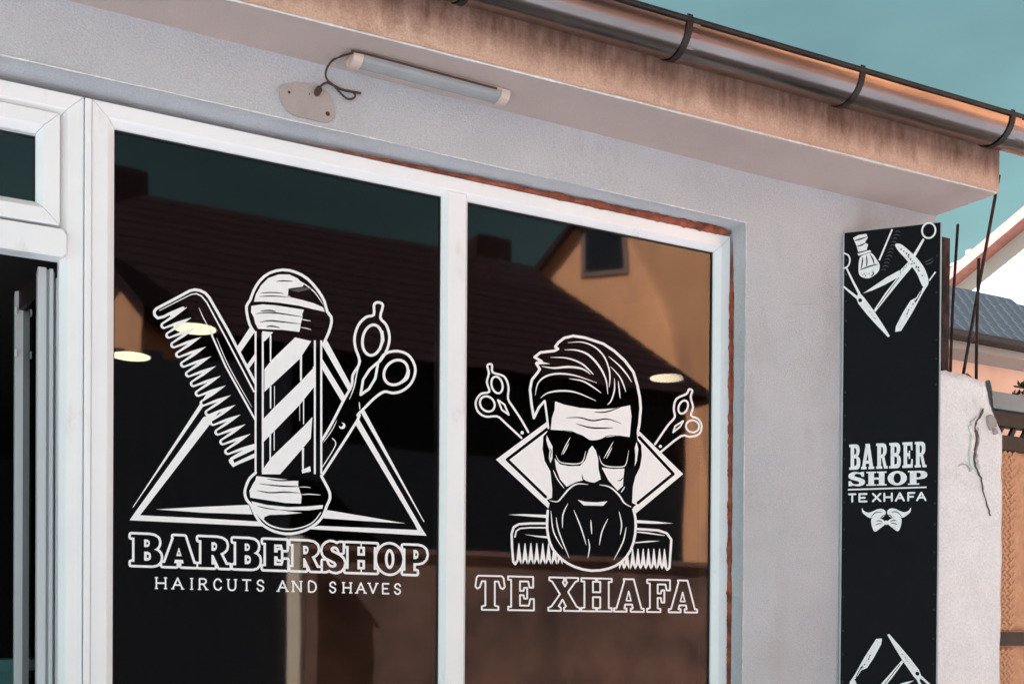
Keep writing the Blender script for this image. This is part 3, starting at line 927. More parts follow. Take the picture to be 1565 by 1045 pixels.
# comb
g = 'comb'
pk0, pst = np.array([284.0, 471.0]), np.array([7.5, 14.8])
td = np.array([-0.89, 0.452]); pd = pst / np.linalg.norm(pst)
body = z1([(850, 925), (640, 520), (500, 275), (470, 240), (430, 218), (390, 212), (350, 220), (230, 285), (95, 355), (76, 378), (80, 410), (105, 432), (150, 420), (190, 395)]) + [(284, 471), (300, 500), (344, 588), (389, 678), (391, 690), (391, 600)]
A.poly(body, K, g)
for i in range(14):
    md = pk0 + pst * (i + 0.5); L0 = 42
    b = md + td * -2; t = md + td * L0; mid = md + td * 20
    A.poly([b - pd * 9.2, mid - pd * 8.6, t - pd * 5.2, t + pd * 5.2, mid + pd * 8.6, b + pd * 9.2], W, g)
    A.disc(t, 5.3, W, g, 14)
A.poly([(284, 471), (258, 479), (262, 486), (290, 480)], W, g)
A.poly([(389, 677), (390, 697), (356, 713.5), (350, 706), (352, 699)], W, g)
A.stroke([(351, 703), (356, 711), (391, 696.5)], 3.2, W, g)
A.poly([(356, 702), (358, 707), (390, 692), (390, 686)], K, g)
for i in range(14):
    md = pk0 + pst * (i + 0.5); L0 = 41
    b = md - td * 2.0; t = md + td * L0; m1 = md + td * 10; m2 = md + td * 22
    A.poly([b - pd * 8.4, m1 - pd * 6.0, m2 - pd * 3.9, t - pd * 2.5, t + pd * 2.5, m2 + pd * 3.9, m1 + pd * 6.0, b + pd * 8.4], K, g)
    A.disc(t, 2.55, K, g, 10)
A.stroke(z1([(850, 925), (640, 520), (500, 275), (470, 240), (430, 220), (390, 213), (350, 222), (230, 287), (95, 358), (78, 380), (82, 408), (105, 430), (150, 420), (205, 392), (300, 352)]), 4.2, W, g)
A.stroke(z1([(120, 372), (250, 305), (360, 250), (400, 243), (440, 262), (480, 310), (620, 570), (840, 990)]), (1.2, 2.6), W, g)
A.taper([(304, 470), (312, 488), (326, 512)], 1.4, W, g)
A.stroke([(321, 506), (345, 560), (391, 643)], (2.6, 3.0), W, g)
A.taper([(331, 516), (350, 560), (385, 622)], 1.3, W, g)
# pole
g = 'barber_pole'
dome = z1([(840, 535), (808, 480), (790, 410), (783, 340), (812, 292), (838, 222), (888, 142), (960, 86), (1060, 62), (1160, 80), (1252, 132), (1330, 220), (1378, 300), (1400, 380), (1430, 420), (1432, 470), (1412, 540), (1382, 605)])
base = z3([(655, 435), (690, 500), (715, 550), (722, 605), (698, 660), (672, 730), (622, 795), (532, 850), (430, 876), (340, 870), (260, 842), (190, 792), (142, 712), (115, 650), (85, 618), (70, 560), (85, 500), (110, 450), (155, 410)])
A.poly(dome + [(491, 524), (491, 724)] + base + [(391, 722), (391, 510)], K, g)
A.stroke(dome, 4.2, W, g, smooth=2)
A.stroke(base, 4.2, W, g, smooth=2)
A.poly(z1([(840, 305), (855, 250), (895, 180), (950, 125), (1030, 97), (1110, 97), (1170, 125), (1222, 172), (1212, 190), (1105, 205), (1100, 258), (1200, 288), (1300, 318), (1368, 348), (1382, 382), (1290, 362), (1180, 335), (1040, 314), (920, 304)]), W, g)
A.taper(z1([(1125, 112), (1240, 180), (1310, 240), (1370, 330)]), 1.8, W, g)
A.poly(z1([(1110, 215), (1220, 195), (1290, 205), (1180, 232)]), 'n', g)
for q in ([(890, 240), (980, 235), (1070, 243)], [(880, 266), (980, 262), (1100, 270)], [(1090, 262), (1200, 285), (1310, 318)], [(1010, 150), (1070, 146), (1140, 150)]):
    A.taper(z1(q), 1.8, K, g)
A.poly(z1([(820, 338), (905, 325), (1000, 332), (1222, 366), (1210, 400), (1212, 420), (1200, 470), (1188, 536), (1060, 520), (960, 517), (872, 512), (850, 470), (838, 420), (818, 385)]), W, g)
for q in ([(855, 398), (940, 388), (1040, 395), (1215, 422)], [(885, 462), (960, 450), (1040, 457), (1205, 476)], [(935, 496), (980, 492), (1040, 504)], [(890, 376), (960, 372), (1010, 380)]):
    A.taper(z1(q), 2.2, K, g)
for q in ([(1195, 438), (1240, 446), (1275, 452)], [(1190, 500), (1240, 508), (1280, 520)]):
    A.taper(z1(q), 1.3, W, g)
for x, w, ya, yb in ((390.6, 3.0, 506, 724), (401.6, 3.0, 508, 722), (481.2, 3.0, 520, 724), (491.0, 3.2, 520, 724)):
    A.poly([(x - w / 2, ya), (x + w / 2, ya), (x + w / 2, yb), (x - w / 2, yb)], W, g)
A.poly(z1([(905, 530), (988, 538), (925, 605), (905, 615)]), W, g)
A.poly(z1([(920, 822), (975, 752), (1155, 578), (1278, 606), (1190, 742), (980, 937), (920, 994)]), W, g)
A.poly(z2([(915, 398), (985, 322), (1185, 127), (1295, 10), (1302, 152), (1190, 292), (1000, 487), (915, 575)]), W, g)
A.poly(z2([(915, 775), (975, 692), (1225, 452), (1287, 385), (1275, 548), (1215, 622), (1040, 822), (900, 822)]), W, g)
for x, ya, yb, w in ((413.5, 512, 552, 2.8), (413.5, 590, 624, 2.6), (419.5, 590, 622, 1.2), (413, 664, 702, 2.6), (419, 655, 688, 1.6), (460, 540, 582, 3.4), (464, 608, 648, 1.8), (458, 615, 643, 1.0), (463, 684, 722, 3.2), (479, 560, 580, 1.8)):
    A.poly([(x - w / 2, ya), (x + w / 2, ya), (x + w / 2 * .8, yb), (x - w / 2 * .8, yb)], W, g)
A.poly([(461, 718), (474, 712), (475, 720), (462, 723)], W, g)
A.poly(z3([(160, 436), (300, 452), (480, 472), (478, 505), (490, 545), (505, 592), (500, 646), (380, 641), (240, 619), (112, 600), (106, 548), (130, 500), (150, 470)]), W, g)
for q in ([(240, 456), (330, 470), (420, 468), (530, 470)], [(180, 494), (300, 508), (400, 514), (500, 516)], [(160, 545), (260, 562), (380, 558), (495, 566)]):
    A.taper(z3(q), 2.2, K, g)
A.taper(z3([(495, 578), (560, 574), (650, 580)]), 1.6, W, g)
A.taper(z3([(485, 520), (530, 519), (575, 524)]), 1.2, W, g)
A.poly(z3([(122, 628), (240, 656), (400, 672), (540, 668), (668, 656), (665, 684), (560, 697), (420, 697), (300, 690), (400, 704), (510, 716), (400, 728), (260, 732), (222, 748), (214, 772), (232, 800), (180, 752), (142, 695)]), W, g)
A.taper(z3([(165, 665), (240, 682), (330, 694)]), 1.6, K, g)
A.stroke(z3([(214, 775), (260, 810), (340, 836), (430, 842), (530, 820), (600, 780), (650, 715)]), (2.6, 1.6), W, g, smooth=3)
# scissors
g = 'scissors'
sc = z3([(655, 172)]) + z4([(330, 1045), (430, 850), (487, 745), (496, 665), (540, 592), (545, 540), (516, 455), (510, 372), (540, 282), (598, 222), (656, 206), (658, 130), (688, 110), (726, 132), (706, 226), (750, 280), (776, 362), (768, 440), (745, 500), (770, 490), (840, 482), (918, 510), (965, 580), (972, 650), (940, 730), (872, 786), (800, 802), (735, 792), (660, 842), (590, 912), (532, 972)]) + z3([(930, 12), (665, 425)])
sc = catmull(sc, 3, False)
A.poly(sc, K, g)
A.stroke(sc, 4.0, W, g)
A.ring(z4([(645, 398)])[0], 15, 23.5, math.radians(8), 4.2, W, g)
A.poly(z4([(690, 300), (730, 330), (738, 400), (712, 470), (660, 512), (715, 440), (722, 370)]), W, g)
A.ring(z4([(825, 645)])[0], 16.8, 20.5, math.radians(40), 4.2, W, g)
A.taper(z4([(930, 620), (915, 690), (850, 738)]), 2.6, W, g)
A.stroke(z4([(690, 566), (625, 622), (575, 700), (556, 815), (620, 770), (668, 690)]), 4.0, W, g, closed=True)
A.stroke(z4([(735, 510), (700, 560)]), 5, W, g)
A.taper(z4([(560, 555), (530, 640), (505, 760), (470, 850)]), 2.0, W, g)
A.disc(z3([(815, 52)])[0], 5.0, W, g, 14); A.disc(z3([(806, 44)])[0], 3.2, K, g, 10)
A.stroke(z3([(740, 148), (765, 178), (750, 230), (660, 372)]), 1.5, W, g, smooth=3)
A.taper(z3([(775, 10), (735, 90), (670, 180)]), 1.4, W, g)
A.taper(z4([(545, 870), (548, 900), (550, 930)]), 1.6, W, g)
# repaint what stands in front of the scissors: the pole's right outline
A.poly([(489.4, 560), (492.6, 560), (492.6, 724), (489.4, 724)], W, 'barber_pole')
names = {'triangle': 'triangle_emblem', 'comb': 'comb_emblem', 'barber_pole': 'barber_pole_emblem', 'scissors': 'scissors_emblem'}
# big outlined name
BIG = [('B', 200, 246), ('A', 248, 300), ('R', 303, 351), ('B', 356, 397), ('E', 402, 439), ('R', 444, 490), ('S', 491, 526), ('H', 528, 576), ('O', 576, 615), ('P', 616, 652)]
lets = []
for k, (ch, x0, x1) in enumerate(BIG):
    f = lines_map(x0, x1, 200, 816, 862.5, 651, 834.5, 877)
    lets.append((ch, f, 'letter%d' % k))
    names['letter%d' % k] = 'letter'
for ch, f, gname in lets:
    A.stroke([f(q) for q in GL[ch][0]], 7.6, W, gname, closed=True)
for ch, f, gname in lets:
    A.poly([f(q) for q in GL[ch][0]], K, gname)
    for cn in GL[ch][1]:
        A.poly([f(q) for q in cn], W, gname)
        c = np.mean([f(q) for q in cn], axis=0)
        if ch != 'O': A.poly([tuple(c + (np.array(f(q)) - c) * 0.34) for q in cn], K, gname)
        else: A.poly([tuple(c + (np.array(f(q)) - c) * np.array([0.42, 0.68])) for q in cn], K, gname)
SMALL = [('H', 238, 254), ('A', 263, 280), ('I', 290, 296), ('R', 304, 317), ('C', 326, 339), ('U', 348, 361), ('T', 370, 384), ('S', 392, 404), ('A', 424, 440), ('N', 447, 461), ('D', 471, 484), ('S', 503, 514), ('H', 524, 537), ('A', 544, 559), ('V', 563, 577), ('E', 584, 595), ('S', 602, 613)]
for k, (ch, x0, x1) in enumerate(SMALL):
    f = lines_map(x0 + 1, x1 - 1, 238, 882, 898.5, 613, 892, 907)
    gname = 'small%d' % k
    names[gname] = 'small_letter'
    for st in GS[ch]:
        A.stroke([f(q) for q in st], 2.5, W, gname, smooth=3 if ch in 'CSUD' else 0)
    for q in SERIF[ch]:
        c = f(q); A.stroke([(c[0] - 2.6, c[1]), (c[0] + 2.6, c[1] + .1)], 1.7, W, gname, cap=False)
YD = -0.0012
M_GREYVINYL = surf('grey_vinyl', (0.10, 0.09, 0.075), rough=0.3)
A.build(lambda x, y: on_y(x, y, YD), panes[0], {'w': M_VINYL_W, 'k': M_VINYL_K, 'n': M_GREYVINYL}, names, ('triangle',))

# ------------------------------------------------------------------ right pane emblem
A = Art()
r1, r2, r3 = zz(710, 500), zz(790, 620), zz(750, 700)
names = {}
g = 'comb'; names[g] = 'comb_emblem'
for side in (0, 1):
    pk = [215, 262, 307, 352, 398, 442, 486, 530] if side == 0 else [1328, 1290, 1247, 1205, 1165, 1125, 1085, 1040, 1000]
    y0, y1 = (648, 800) if side == 0 else (690, 838)
    for x in pk:
        A.poly(r3([(x - 3, y0), (x + 3, y0), (x + 21, y1 - 12), (x + 17, y1 + 10), (x + 9, y1 - 8), (x, y1 - 30), (x - 9, y1 - 8), (x - 17, y1 + 10), (x - 21, y1 - 12)]), W, g)
A.stroke(r3([(440, 497), (300, 497), (215, 503), (176, 525), (160, 575), (163, 680), (172, 790), (188, 808), (204, 780)]), 3.6, W, g)
A.stroke(r3([(440, 530), (300, 529), (225, 535), (195, 555), (185, 600)]), 2.2, W, g)
A.poly(r3([(135, 430), (250, 425), (440, 432), (440, 456), (300, 445)]), W, g)
A.poly(r3([(255, 580), (350, 590), (440, 595), (440, 612), (350, 600)]), W, g)
A.stroke(r3([(1105, 538), (1280, 550), (1345, 572), (1380, 620), (1372, 740), (1366, 835), (1348, 850), (1330, 815)]), 3.6, W, g)
A.taper(r3([(1105, 562), (1180, 568), (1330, 590)]), 2.4, W, g)
A.poly(r3([(1105, 470), (1250, 480), (1395, 497), (1250, 500), (1105, 494)]), W, g)
A.poly(r3([(1105, 640), (1200, 630), (1295, 630), (1200, 642), (1105, 648)]), W, g)
g = 'scissors_l'; names[g] = 'scissors_emblem'
s1 = r1([(487, 800), (430, 700), (372, 612), (332, 545), (336, 455), (302, 375), (216, 345), (211, 292), (195, 280), (174, 295), (186, 352), (170, 420), (190, 492), (125, 508), (86, 568), (100, 640), (160, 682), (250, 680), (302, 722), (435, 845)])
s1 = catmull(s1[:-1], 3, False) + [s1[-1]]
A.poly(s1, K, g); A.stroke(s1, 3.2, W, g)
A.ring(r1([(248, 440)])[0], 8.3, 13, math.radians(-15), 3.2, W, g)
A.ring(r1([(174, 585)])[0], 10.5, 12.5, math.radians(-40), 3.2, W, g)
A.stroke(r1([(255, 555), (305, 590), (338, 668), (285, 630)]), 2.8, W, g, closed=True)
A.disc(r1([(440, 805)])[0], 2.6, W, g)
q3 = zz(700, 490, 3.87)
g = 'scissors_r'; names[g] = 'scissors_emblem'
s2 = q3([(1165, 730), (1240, 620), (1282, 570), (1276, 520), (1292, 462), (1352, 432), (1366, 405), (1386, 415), (1376, 452), (1390, 510), (1378, 560), (1420, 580), (1441, 622), (1425, 670), (1370, 686), (1318, 682), (1200, 775)])
s2 = catmull(s2, 3, False)
A.poly(s2, K, g); A.stroke(s2, 3.2, W, g)
A.ring(q3([(1332, 510)])[0], 6.8, 10.5, math.radians(22), 3.0, W, g)
A.ring(q3([(1387, 624)])[0], 10, 9.2, 0.2, 3.0, W, g)
A.stroke(q3([(1332, 592), (1285, 622), (1272, 660), (1315, 625)]), 2.6, W, g, closed=True)
A.disc(q3([(1197, 742)])[0], 2.4, W, g)
g = 'diamond'; names[g] = 'diamond_emblem'
A.poly([(758, 702), (845, 637.5), (958, 640), (1044, 724), (966, 789), (846, 784)], W, g)
for a, b in (((775, 702), (838, 654)), ((775, 702), (834, 759)), ((1029, 724), (977, 668)), ((1029, 724), (975, 768))):
    A.stroke([a, b], 4.6, K, g)
g = 'face'; names[g] = 'bearded_man_emblem'
hair = r1([(530, 692), (512, 590), (500, 475), (514, 402), (558, 347), (575, 320), (548, 276), (590, 262), (535, 228), (580, 192), (688, 180), (715, 165), (692, 150), (718, 115), (762, 82), (830, 66), (920, 80), (1000, 106), (1060, 126), (1142, 180), (1222, 252), (1290, 342), (1320, 440), (1340, 540), (1346, 620), (1336, 740), (1326, 790)])
beard = r3([(1090, 390), (1106, 460), (1104, 580), (1070, 700), (1000, 790), (900, 842), (770, 858), (640, 828), (540, 768), (474, 692), (440, 600), (430, 500), (436, 400)])
rt = r2([(915, 200), (922, 262), (950, 300), (955, 380), (940, 470), (905, 540), (886, 620), (880, 740), (912, 755), (890, 772)])
lf = r2([(250, 745), (228, 718), (268, 702), (270, 640), (256, 500), (212, 420), (196, 330), (202, 232), (232, 198)])
A.poly(hair + rt + beard + lf + r1([(632, 700), (612, 560), (570, 612)]), K, g)
A.stroke(hair, 4.0, W, g)
A.poly(r1([(545, 262), (575, 258), (655, 280), (590, 282), (550, 285)]), W, g)
A.stroke(r1([(530, 692), (568, 612), (612, 562), (624, 640), (640, 770)]), (4.0, 3.0), W, g)
A.stroke(beard, 3.8, W, g, smooth=2)
A.poly(r1([(692, 565), (760, 590), (880, 615), (1020, 626), (1150, 619), (1265, 595), (1276, 680), (1262, 838), (1180, 826), (1080, 840), (1010, 864), (960, 864), (900, 824), (830, 800), (740, 787), (658, 782), (668, 690), (688, 630)]), W, g)
for q, w in (([(775, 692), (880, 690), (980, 713), (1090, 700), (1200, 737)], 2.2), ([(850, 735), (950, 764), (1040, 770), (1135, 768)], 2.4), ([(990, 648), (1080, 646), (1190, 612)], 2.0)):
    A.taper(r1(q), w, K, g)
for q, w in (([(765, 172), (860, 176), (950, 213), (1030, 300), (1080, 400), (1095, 510)], 3.2), ([(790, 118), (900, 114), (1000, 155), (1070, 230), (1105, 330), (1108, 430)], 2.4),
             ([(655, 230), (780, 235), (890, 275), (960, 335), (985, 362)], 2.6), ([(590, 298), (680, 311), (800, 303), (900, 318), (962, 358)], 3.4),
             ([(540, 520), (560, 430), (620, 375), (720, 354), (850, 370), (1010, 424)], 2.8), ([(800, 393), (900, 410), (980, 455), (1045, 502)], 2.4),
             ([(580, 540), (640, 500), (750, 485), (860, 500), (1005, 562)], 2.8), ([(1100, 222), (1180, 290), (1240, 360), (1278, 420)], 2.4),
             ([(1115, 300), (1180, 370), (1215, 440), (1232, 495)], 2.2), ([(1145, 390), (1145, 480), (1120, 560), (1090, 592)], 2.4), ([(1175, 410), (1182, 480), (1190, 545)], 2.0),
             ([(1105, 300), (1112, 380), (1104, 460)], 2.0)):
    A.taper(r1(q), w, W, g)
A.poly(r2([(288, 400), (330, 446), (400, 460), (482, 458), (522, 415), (552, 330), (576, 303), (602, 340), (620, 400), (624, 480), (642, 560), (592, 586), (560, 582), (512, 566), (450, 582), (380, 617), (330, 560), (300, 480)]), W, g)
A.poly(r2([(648, 470), (740, 482), (822, 478), (815, 540), (810, 612), (770, 647), (700, 570)]), W, g)
A.poly(r2([(228, 222), (246, 260), (272, 310), (272, 400), (256, 437), (244, 400), (250, 340), (234, 300), (224, 260)]), W, g)
A.poly(r2([(915, 275), (928, 330), (917, 420), (900, 462), (905, 380), (900, 320)]), W, g)
A.taper(r2([(250, 320), (262, 350), (250, 410)]), 1.4, K, g)
A.taper(r2([(500, 525), (505, 560), (540, 580)]), 1.8, K, g)
A.taper(r2([(815, 545), (795, 565), (770, 572)]), 1.6, K, g)
A.taper(r2([(330, 188), (420, 195), (500, 240), (570, 266), (640, 256), (710, 226), (820, 238)]), 1.5, K, g)
for q in ([(298, 375), (325, 425), (390, 441), (470, 441), (507, 415), (526, 345)], [(628, 380), (650, 440), (700, 463), (800, 465), (835, 440), (855, 340)]):
    A.taper(r2(q), 1.8, W, g)
for q in ([(408, 240), (372, 305), (340, 372)], [(398, 285), (375, 330), (352, 372)], [(737, 272), (700, 340), (664, 402)], [(728, 318), (705, 360), (685, 402)]):
    A.taper(r2(q), 1.5, W, g)
A.taper(r2([(250, 722), (310, 730), (350, 690), (400, 632), (460, 596), (545, 600)]), 2.6, W, g)
A.taper(r2([(630, 602), (710, 620), (780, 680), (820, 740), (875, 772)]), 2.6, W, g)
A.taper(r2([(278, 490), (310, 560), (362, 630)]), 1.8, W, g)
A.taper(r2([(825, 615), (810, 640), (795, 660)]), 1.8, W, g)
A.poly(r2([(465, 716), (520, 731), (610, 736), (692, 728), (660, 762), (510, 760)]), W, g)
for q in ([(460, 400), (480, 560), (552, 692)], [(500, 450), (520, 560), (600, 762)], [(590, 345), (552, 430), (548, 535)], [(635, 395), (690, 530), (730, 662)], [(765, 470), (768, 520), (772, 580)],
          [(745, 615), (755, 680), (742, 762)], [(895, 462), (850, 560), (830, 662)], [(980, 405), (1000, 500), (990, 585)], [(1035, 525), (1010, 640), (940, 775)]):
    A.taper(r3(q), 2.0, W, g)
NAME2 = [('T', 726.5, 771.5), ('E', 776.5, 816), ('X', 838, 886), ('H', 888.5, 935), ('A', 938.5, 984), ('F', 989, 1024), ('A', 1022, 1065.5)]
lets = []
for k, (ch, x0, x1) in enumerate(NAME2):
    f = lines_map(x0, x1, 726, 879, 931, 1066, 887, 935.5)
    lets.append((ch, f, 'letter%d' % k)); names['letter%d' % k] = 'letter'
for ch, f, gname in lets:
    A.stroke([f(q) for q in GL[ch][0]], 2.7, W, gname, closed=True)
for ch, f, gname in lets:
    c = np.mean([f(q) for q in GL[ch][0]], axis=0)
    for cn in GL[ch][1]:
        A.stroke([f(q) for q in cn], 2.2, W, gname, closed=True)
A.build(lambda x, y: on_y(x, y, YD), panes[1], {'w': M_VINYL_W, 'k': M_VINYL_K}, names, ('diamond', 'comb'))

# ------------------------------------------------------------------ tube light under the eaves with its loose cable
c0, c1 = on_z(531, 96, H - 0.012), on_z(776, 148, H - 0.012)
fx0, fx1 = c0.x, c1.x
fy = (c0.y + c1.y) / 2 - 0.004
lamp = empty('tube_light', 'unlit tube light with cream end caps under the eaves', 'light fixture', (fx0, fy, H))
hw = 0.036


def half_round(name, x0, x1, w, h, mat, n=8):
    V, F = [], []
    pr = [(-w, 0.0)] + [(-w * math.cos(math.pi * k / n), -h * (math.sin(math.pi * k / n) ** 0.7 if 0 < k < n else 0) - 0.004) for k in range(n + 1)] + [(w, 0.0)]
    for x in (x0, x1):
        for a, b in pr: V.append((x, fy + a, H - 0.0015 + b))
    m_ = len(pr)
    for k in range(m_):
        F.append((k, (k + 1) % m_, m_ + (k + 1) % m_, m_ + k))
    F.append(tuple(range(m_))[::-1]); F.append(tuple(m_ + k for k in range(m_)))
    return obj(name, V, F, mat, lamp)


half_round('end_cap', fx0, fx0 + 0.030, hw, 0.026, M_CAP_FIX)
half_round('end_cap', fx1 - 0.030, fx1, hw, 0.026, M_CAP_FIX)
half_round('diffuser', fx0 + 0.0302, fx1 - 0.0302, hw - 0.003, 0.022, M_DIFFUSER)
box('base_tray', (fx0 + 0.031, fy - hw - 0.001, H - 0.0065), (fx1 - 0.031, fy - hw + 0.004, H - 0.001), M_CAP_FIX, lamp)
ys = fy - hw - 0.0055
cab = [(fx1 - 0.05, ys, H - 0.010), (fx0 + 0.3, ys - 0.001, H - 0.010), (fx0 + 0.02, ys, H - 0.009), (fx0 - 0.005, ys + 0.01, H - 0.012)]
wp = [(517, 88), (505, 96), (498, 110), (500, 122), (510, 131), (520, 142), (530, 151), (539, 151), (543, 146), (540, 142)]
for k, (x, y) in enumerate(wp):
    cab.append(on_y(x, y, WY - 0.06 + 0.045 * min(1, k / 4)))
cab = catmull([tuple(p) for p in cab], 5)
tube('cable', cab, 0.0032, M_CABLE, lamp, 6)
cb2 = [on_y(x, y, WY - 0.014 - 0.008 * math.sin(k)) for k, (x, y) in enumerate(((484, 142), (490, 132), (500, 127), (512, 132), (522, 137), (535, 140), (552, 143)))]
tube('cable', catmull([tuple(p) for p in cb2], 5), 0.0034, M_CABLE, lamp, 6)
c = on_y(484, 142, WY - 0.008)
ring = [(c.x + 0.009 * math.cos(t), c.y, c.z + 0.011 * math.sin(t)) for t in [i * math.pi / 5 for i in range(10)]]
prism('cable_boot', ring, (0.004, -0.012, 0.006), M_CABLE, lamp)

# ------------------------------------------------------------------ the tall printed board set aslant at the corner
BL, BR = (2.632, -0.112), (2.872, -0.364)
BP = VPlane(BL, BR)
bw = BP.len
btop = BP.st(1287, 357)[1]
_, zc = BP.st(1358, 742)
uc = BP.st(1358, 742)[0]
bbot = 2 * zc - btop
board = empty('banner_board', 'tall black printed sign board on light edged panel at the building corner', 'sign', (BL[0], BL[1], bbot))
prism('panel', [BP.pt(-0.002, bbot, 0.0), BP.pt(bw + 0.004, bbot, 0.0), BP.pt(bw + 0.004, btop + 0.004, 0.0), BP.pt(-0.002, btop + 0.004, 0.0)], tuple(-0.022 * Vector((BP.n[0], BP.n[1], 0))), M_BOARD, board, bevel=0.002)
# the print: a slightly slack sheet
V, F = [], []
nu, nv = 6, 40
for j in range(nv + 1):
    for i in range(nu + 1):
        u = 0.004 + (bw - 0.006) * i / nu; z = bbot + 0.003 + (btop - bbot - 0.003) * j / nv
        wav = 0.0012 * math.sin(z * 21) * math.sin(math.pi * i / nu) + 0.0008 * math.sin(z * 47 + i) * (i / nu)
        V.append(BP.pt(u, z, 0.0030 + wav))
for j in range(nv):
    for i in range(nu):
        a = j * (nu + 1) + i
        F.append((a, a + 1, a + nu + 2, a + nu + 1))
sheet = obj('printed_sheet', V, F, M_BANNER, board, smooth=True)
# screws along both edges
zs = bbot + 0.06
while zs < btop - 0.03:
    for u in (0.012, bw - 0.012):
        if random.random() < 0.75:
            c = BP.pt(u, zs + random.uniform(-0.025, 0.025), 0.0045)
            d1 = Vector((BP.d[0], BP.d[1], 0)) * 0.0042
            ring = [c + d1 * math.cos(t) + Vector((0, 0, 0.0042)) * math.sin(t) for t in [i * math.pi / 4 for i in range(8)]]
            prism('screw', ring, tuple(Vector((BP.n[0], BP.n[1], 0)) * 0.002), M_DARKMETAL, board)
    zs += 0.085

BA = Art()
b5 = zz(1275, 330, 5.5); b6 = zz(1285, 660, 6.53)
bn = {}
for k, (ch, x0, x1) in enumerate([('B', 1298, 1315), ('A', 1316, 1336), ('R', 1339, 1357), ('B', 1359, 1377), ('E', 1379, 1395), ('R', 1398, 1416)]):
    f = lines_map(x0, x1, 1298, 679.5, 718, 1416, 674.5, 714)
    gname = 'a%d' % k; bn[gname] = 'letter'
    BA.poly([f(q) for q in GL[ch][0]], W, gname)
    for cn in GL[ch][1]: BA.poly([f(q) for q in cn], X_, gname)
for k, (ch, x0, x1) in enumerate([('S', 1295, 1322.5), ('H', 1324, 1355), ('O', 1356.5, 1386), ('P', 1387.5, 1417.5)]):
    f = lines_map(x0, x1, 1296, 721.5, 743, 1417, 719, 740.3)
    gname = 'b%d' % k; bn[gname] = 'letter'
    BA.poly([f(q) for q in GL[ch][0]], W, gname)
    for cn in GL[ch][1]: BA.poly([f(q) for q in cn], X_, gname)
bn['rule'] = 'rule'
BA.poly([(1296, 747), (1416, 743.3), (1416, 745.6), (1296, 749.5)], W, 'rule')
for k, (ch, x0, x1) in enumerate([('T', 1296, 1309), ('E', 1312, 1326), ('X', 1332.5, 1347), ('H', 1350, 1364.5), ('A', 1367.5, 1383), ('F', 1386.5, 1399), ('A', 1400, 1416)]):
    f = lines_map(x0 + 1.5, x1 - 1.5, 1296, 755.3, 766.6, 1416, 752.6, 764.2)
    gname = 'c%d' % k; bn[gname] = 'letter'
    for st in GS[ch]: BA.stroke([f(q) for q in st], 3.0, W, gname, cap=False)
    for st in GS[ch]:
        for q in st: BA.disc(f(q), 1.5, W, gname, 6)
bn['bow'] = 'moustache_bow_emblem'
for s in (1, -1):
    mr = (lambda pts: b6([(455 + (x - 455) * s, y + (0 if s == 1 else -4)) for x, y in pts]))
    BA.spoly(mr([(212, 758), (232, 788), (275, 803), (320, 792), (360, 772), (410, 766), (446, 790), (440, 830), (400, 858), (340, 850), (290, 858), (245, 830), (215, 800)]), W, 'bow')
    BA.spoly(mr([(306, 868), (340, 850), (395, 862), (440, 892), (436, 925), (400, 955), (350, 992), (325, 978), (306, 920)]), W, 'bow')
    for q in ([(300, 852), (345, 805), (410, 800)], [(350, 890), (385, 885), (420, 900)], [(345, 930), (375, 915), (415, 915)], [(395, 860), (420, 835), (445, 830)]):
        BA.taper(mr(q), 1.3, X_, 'bow')
BA.disc(b6([(455, 905)])[0], 3.4, W, 'bow')


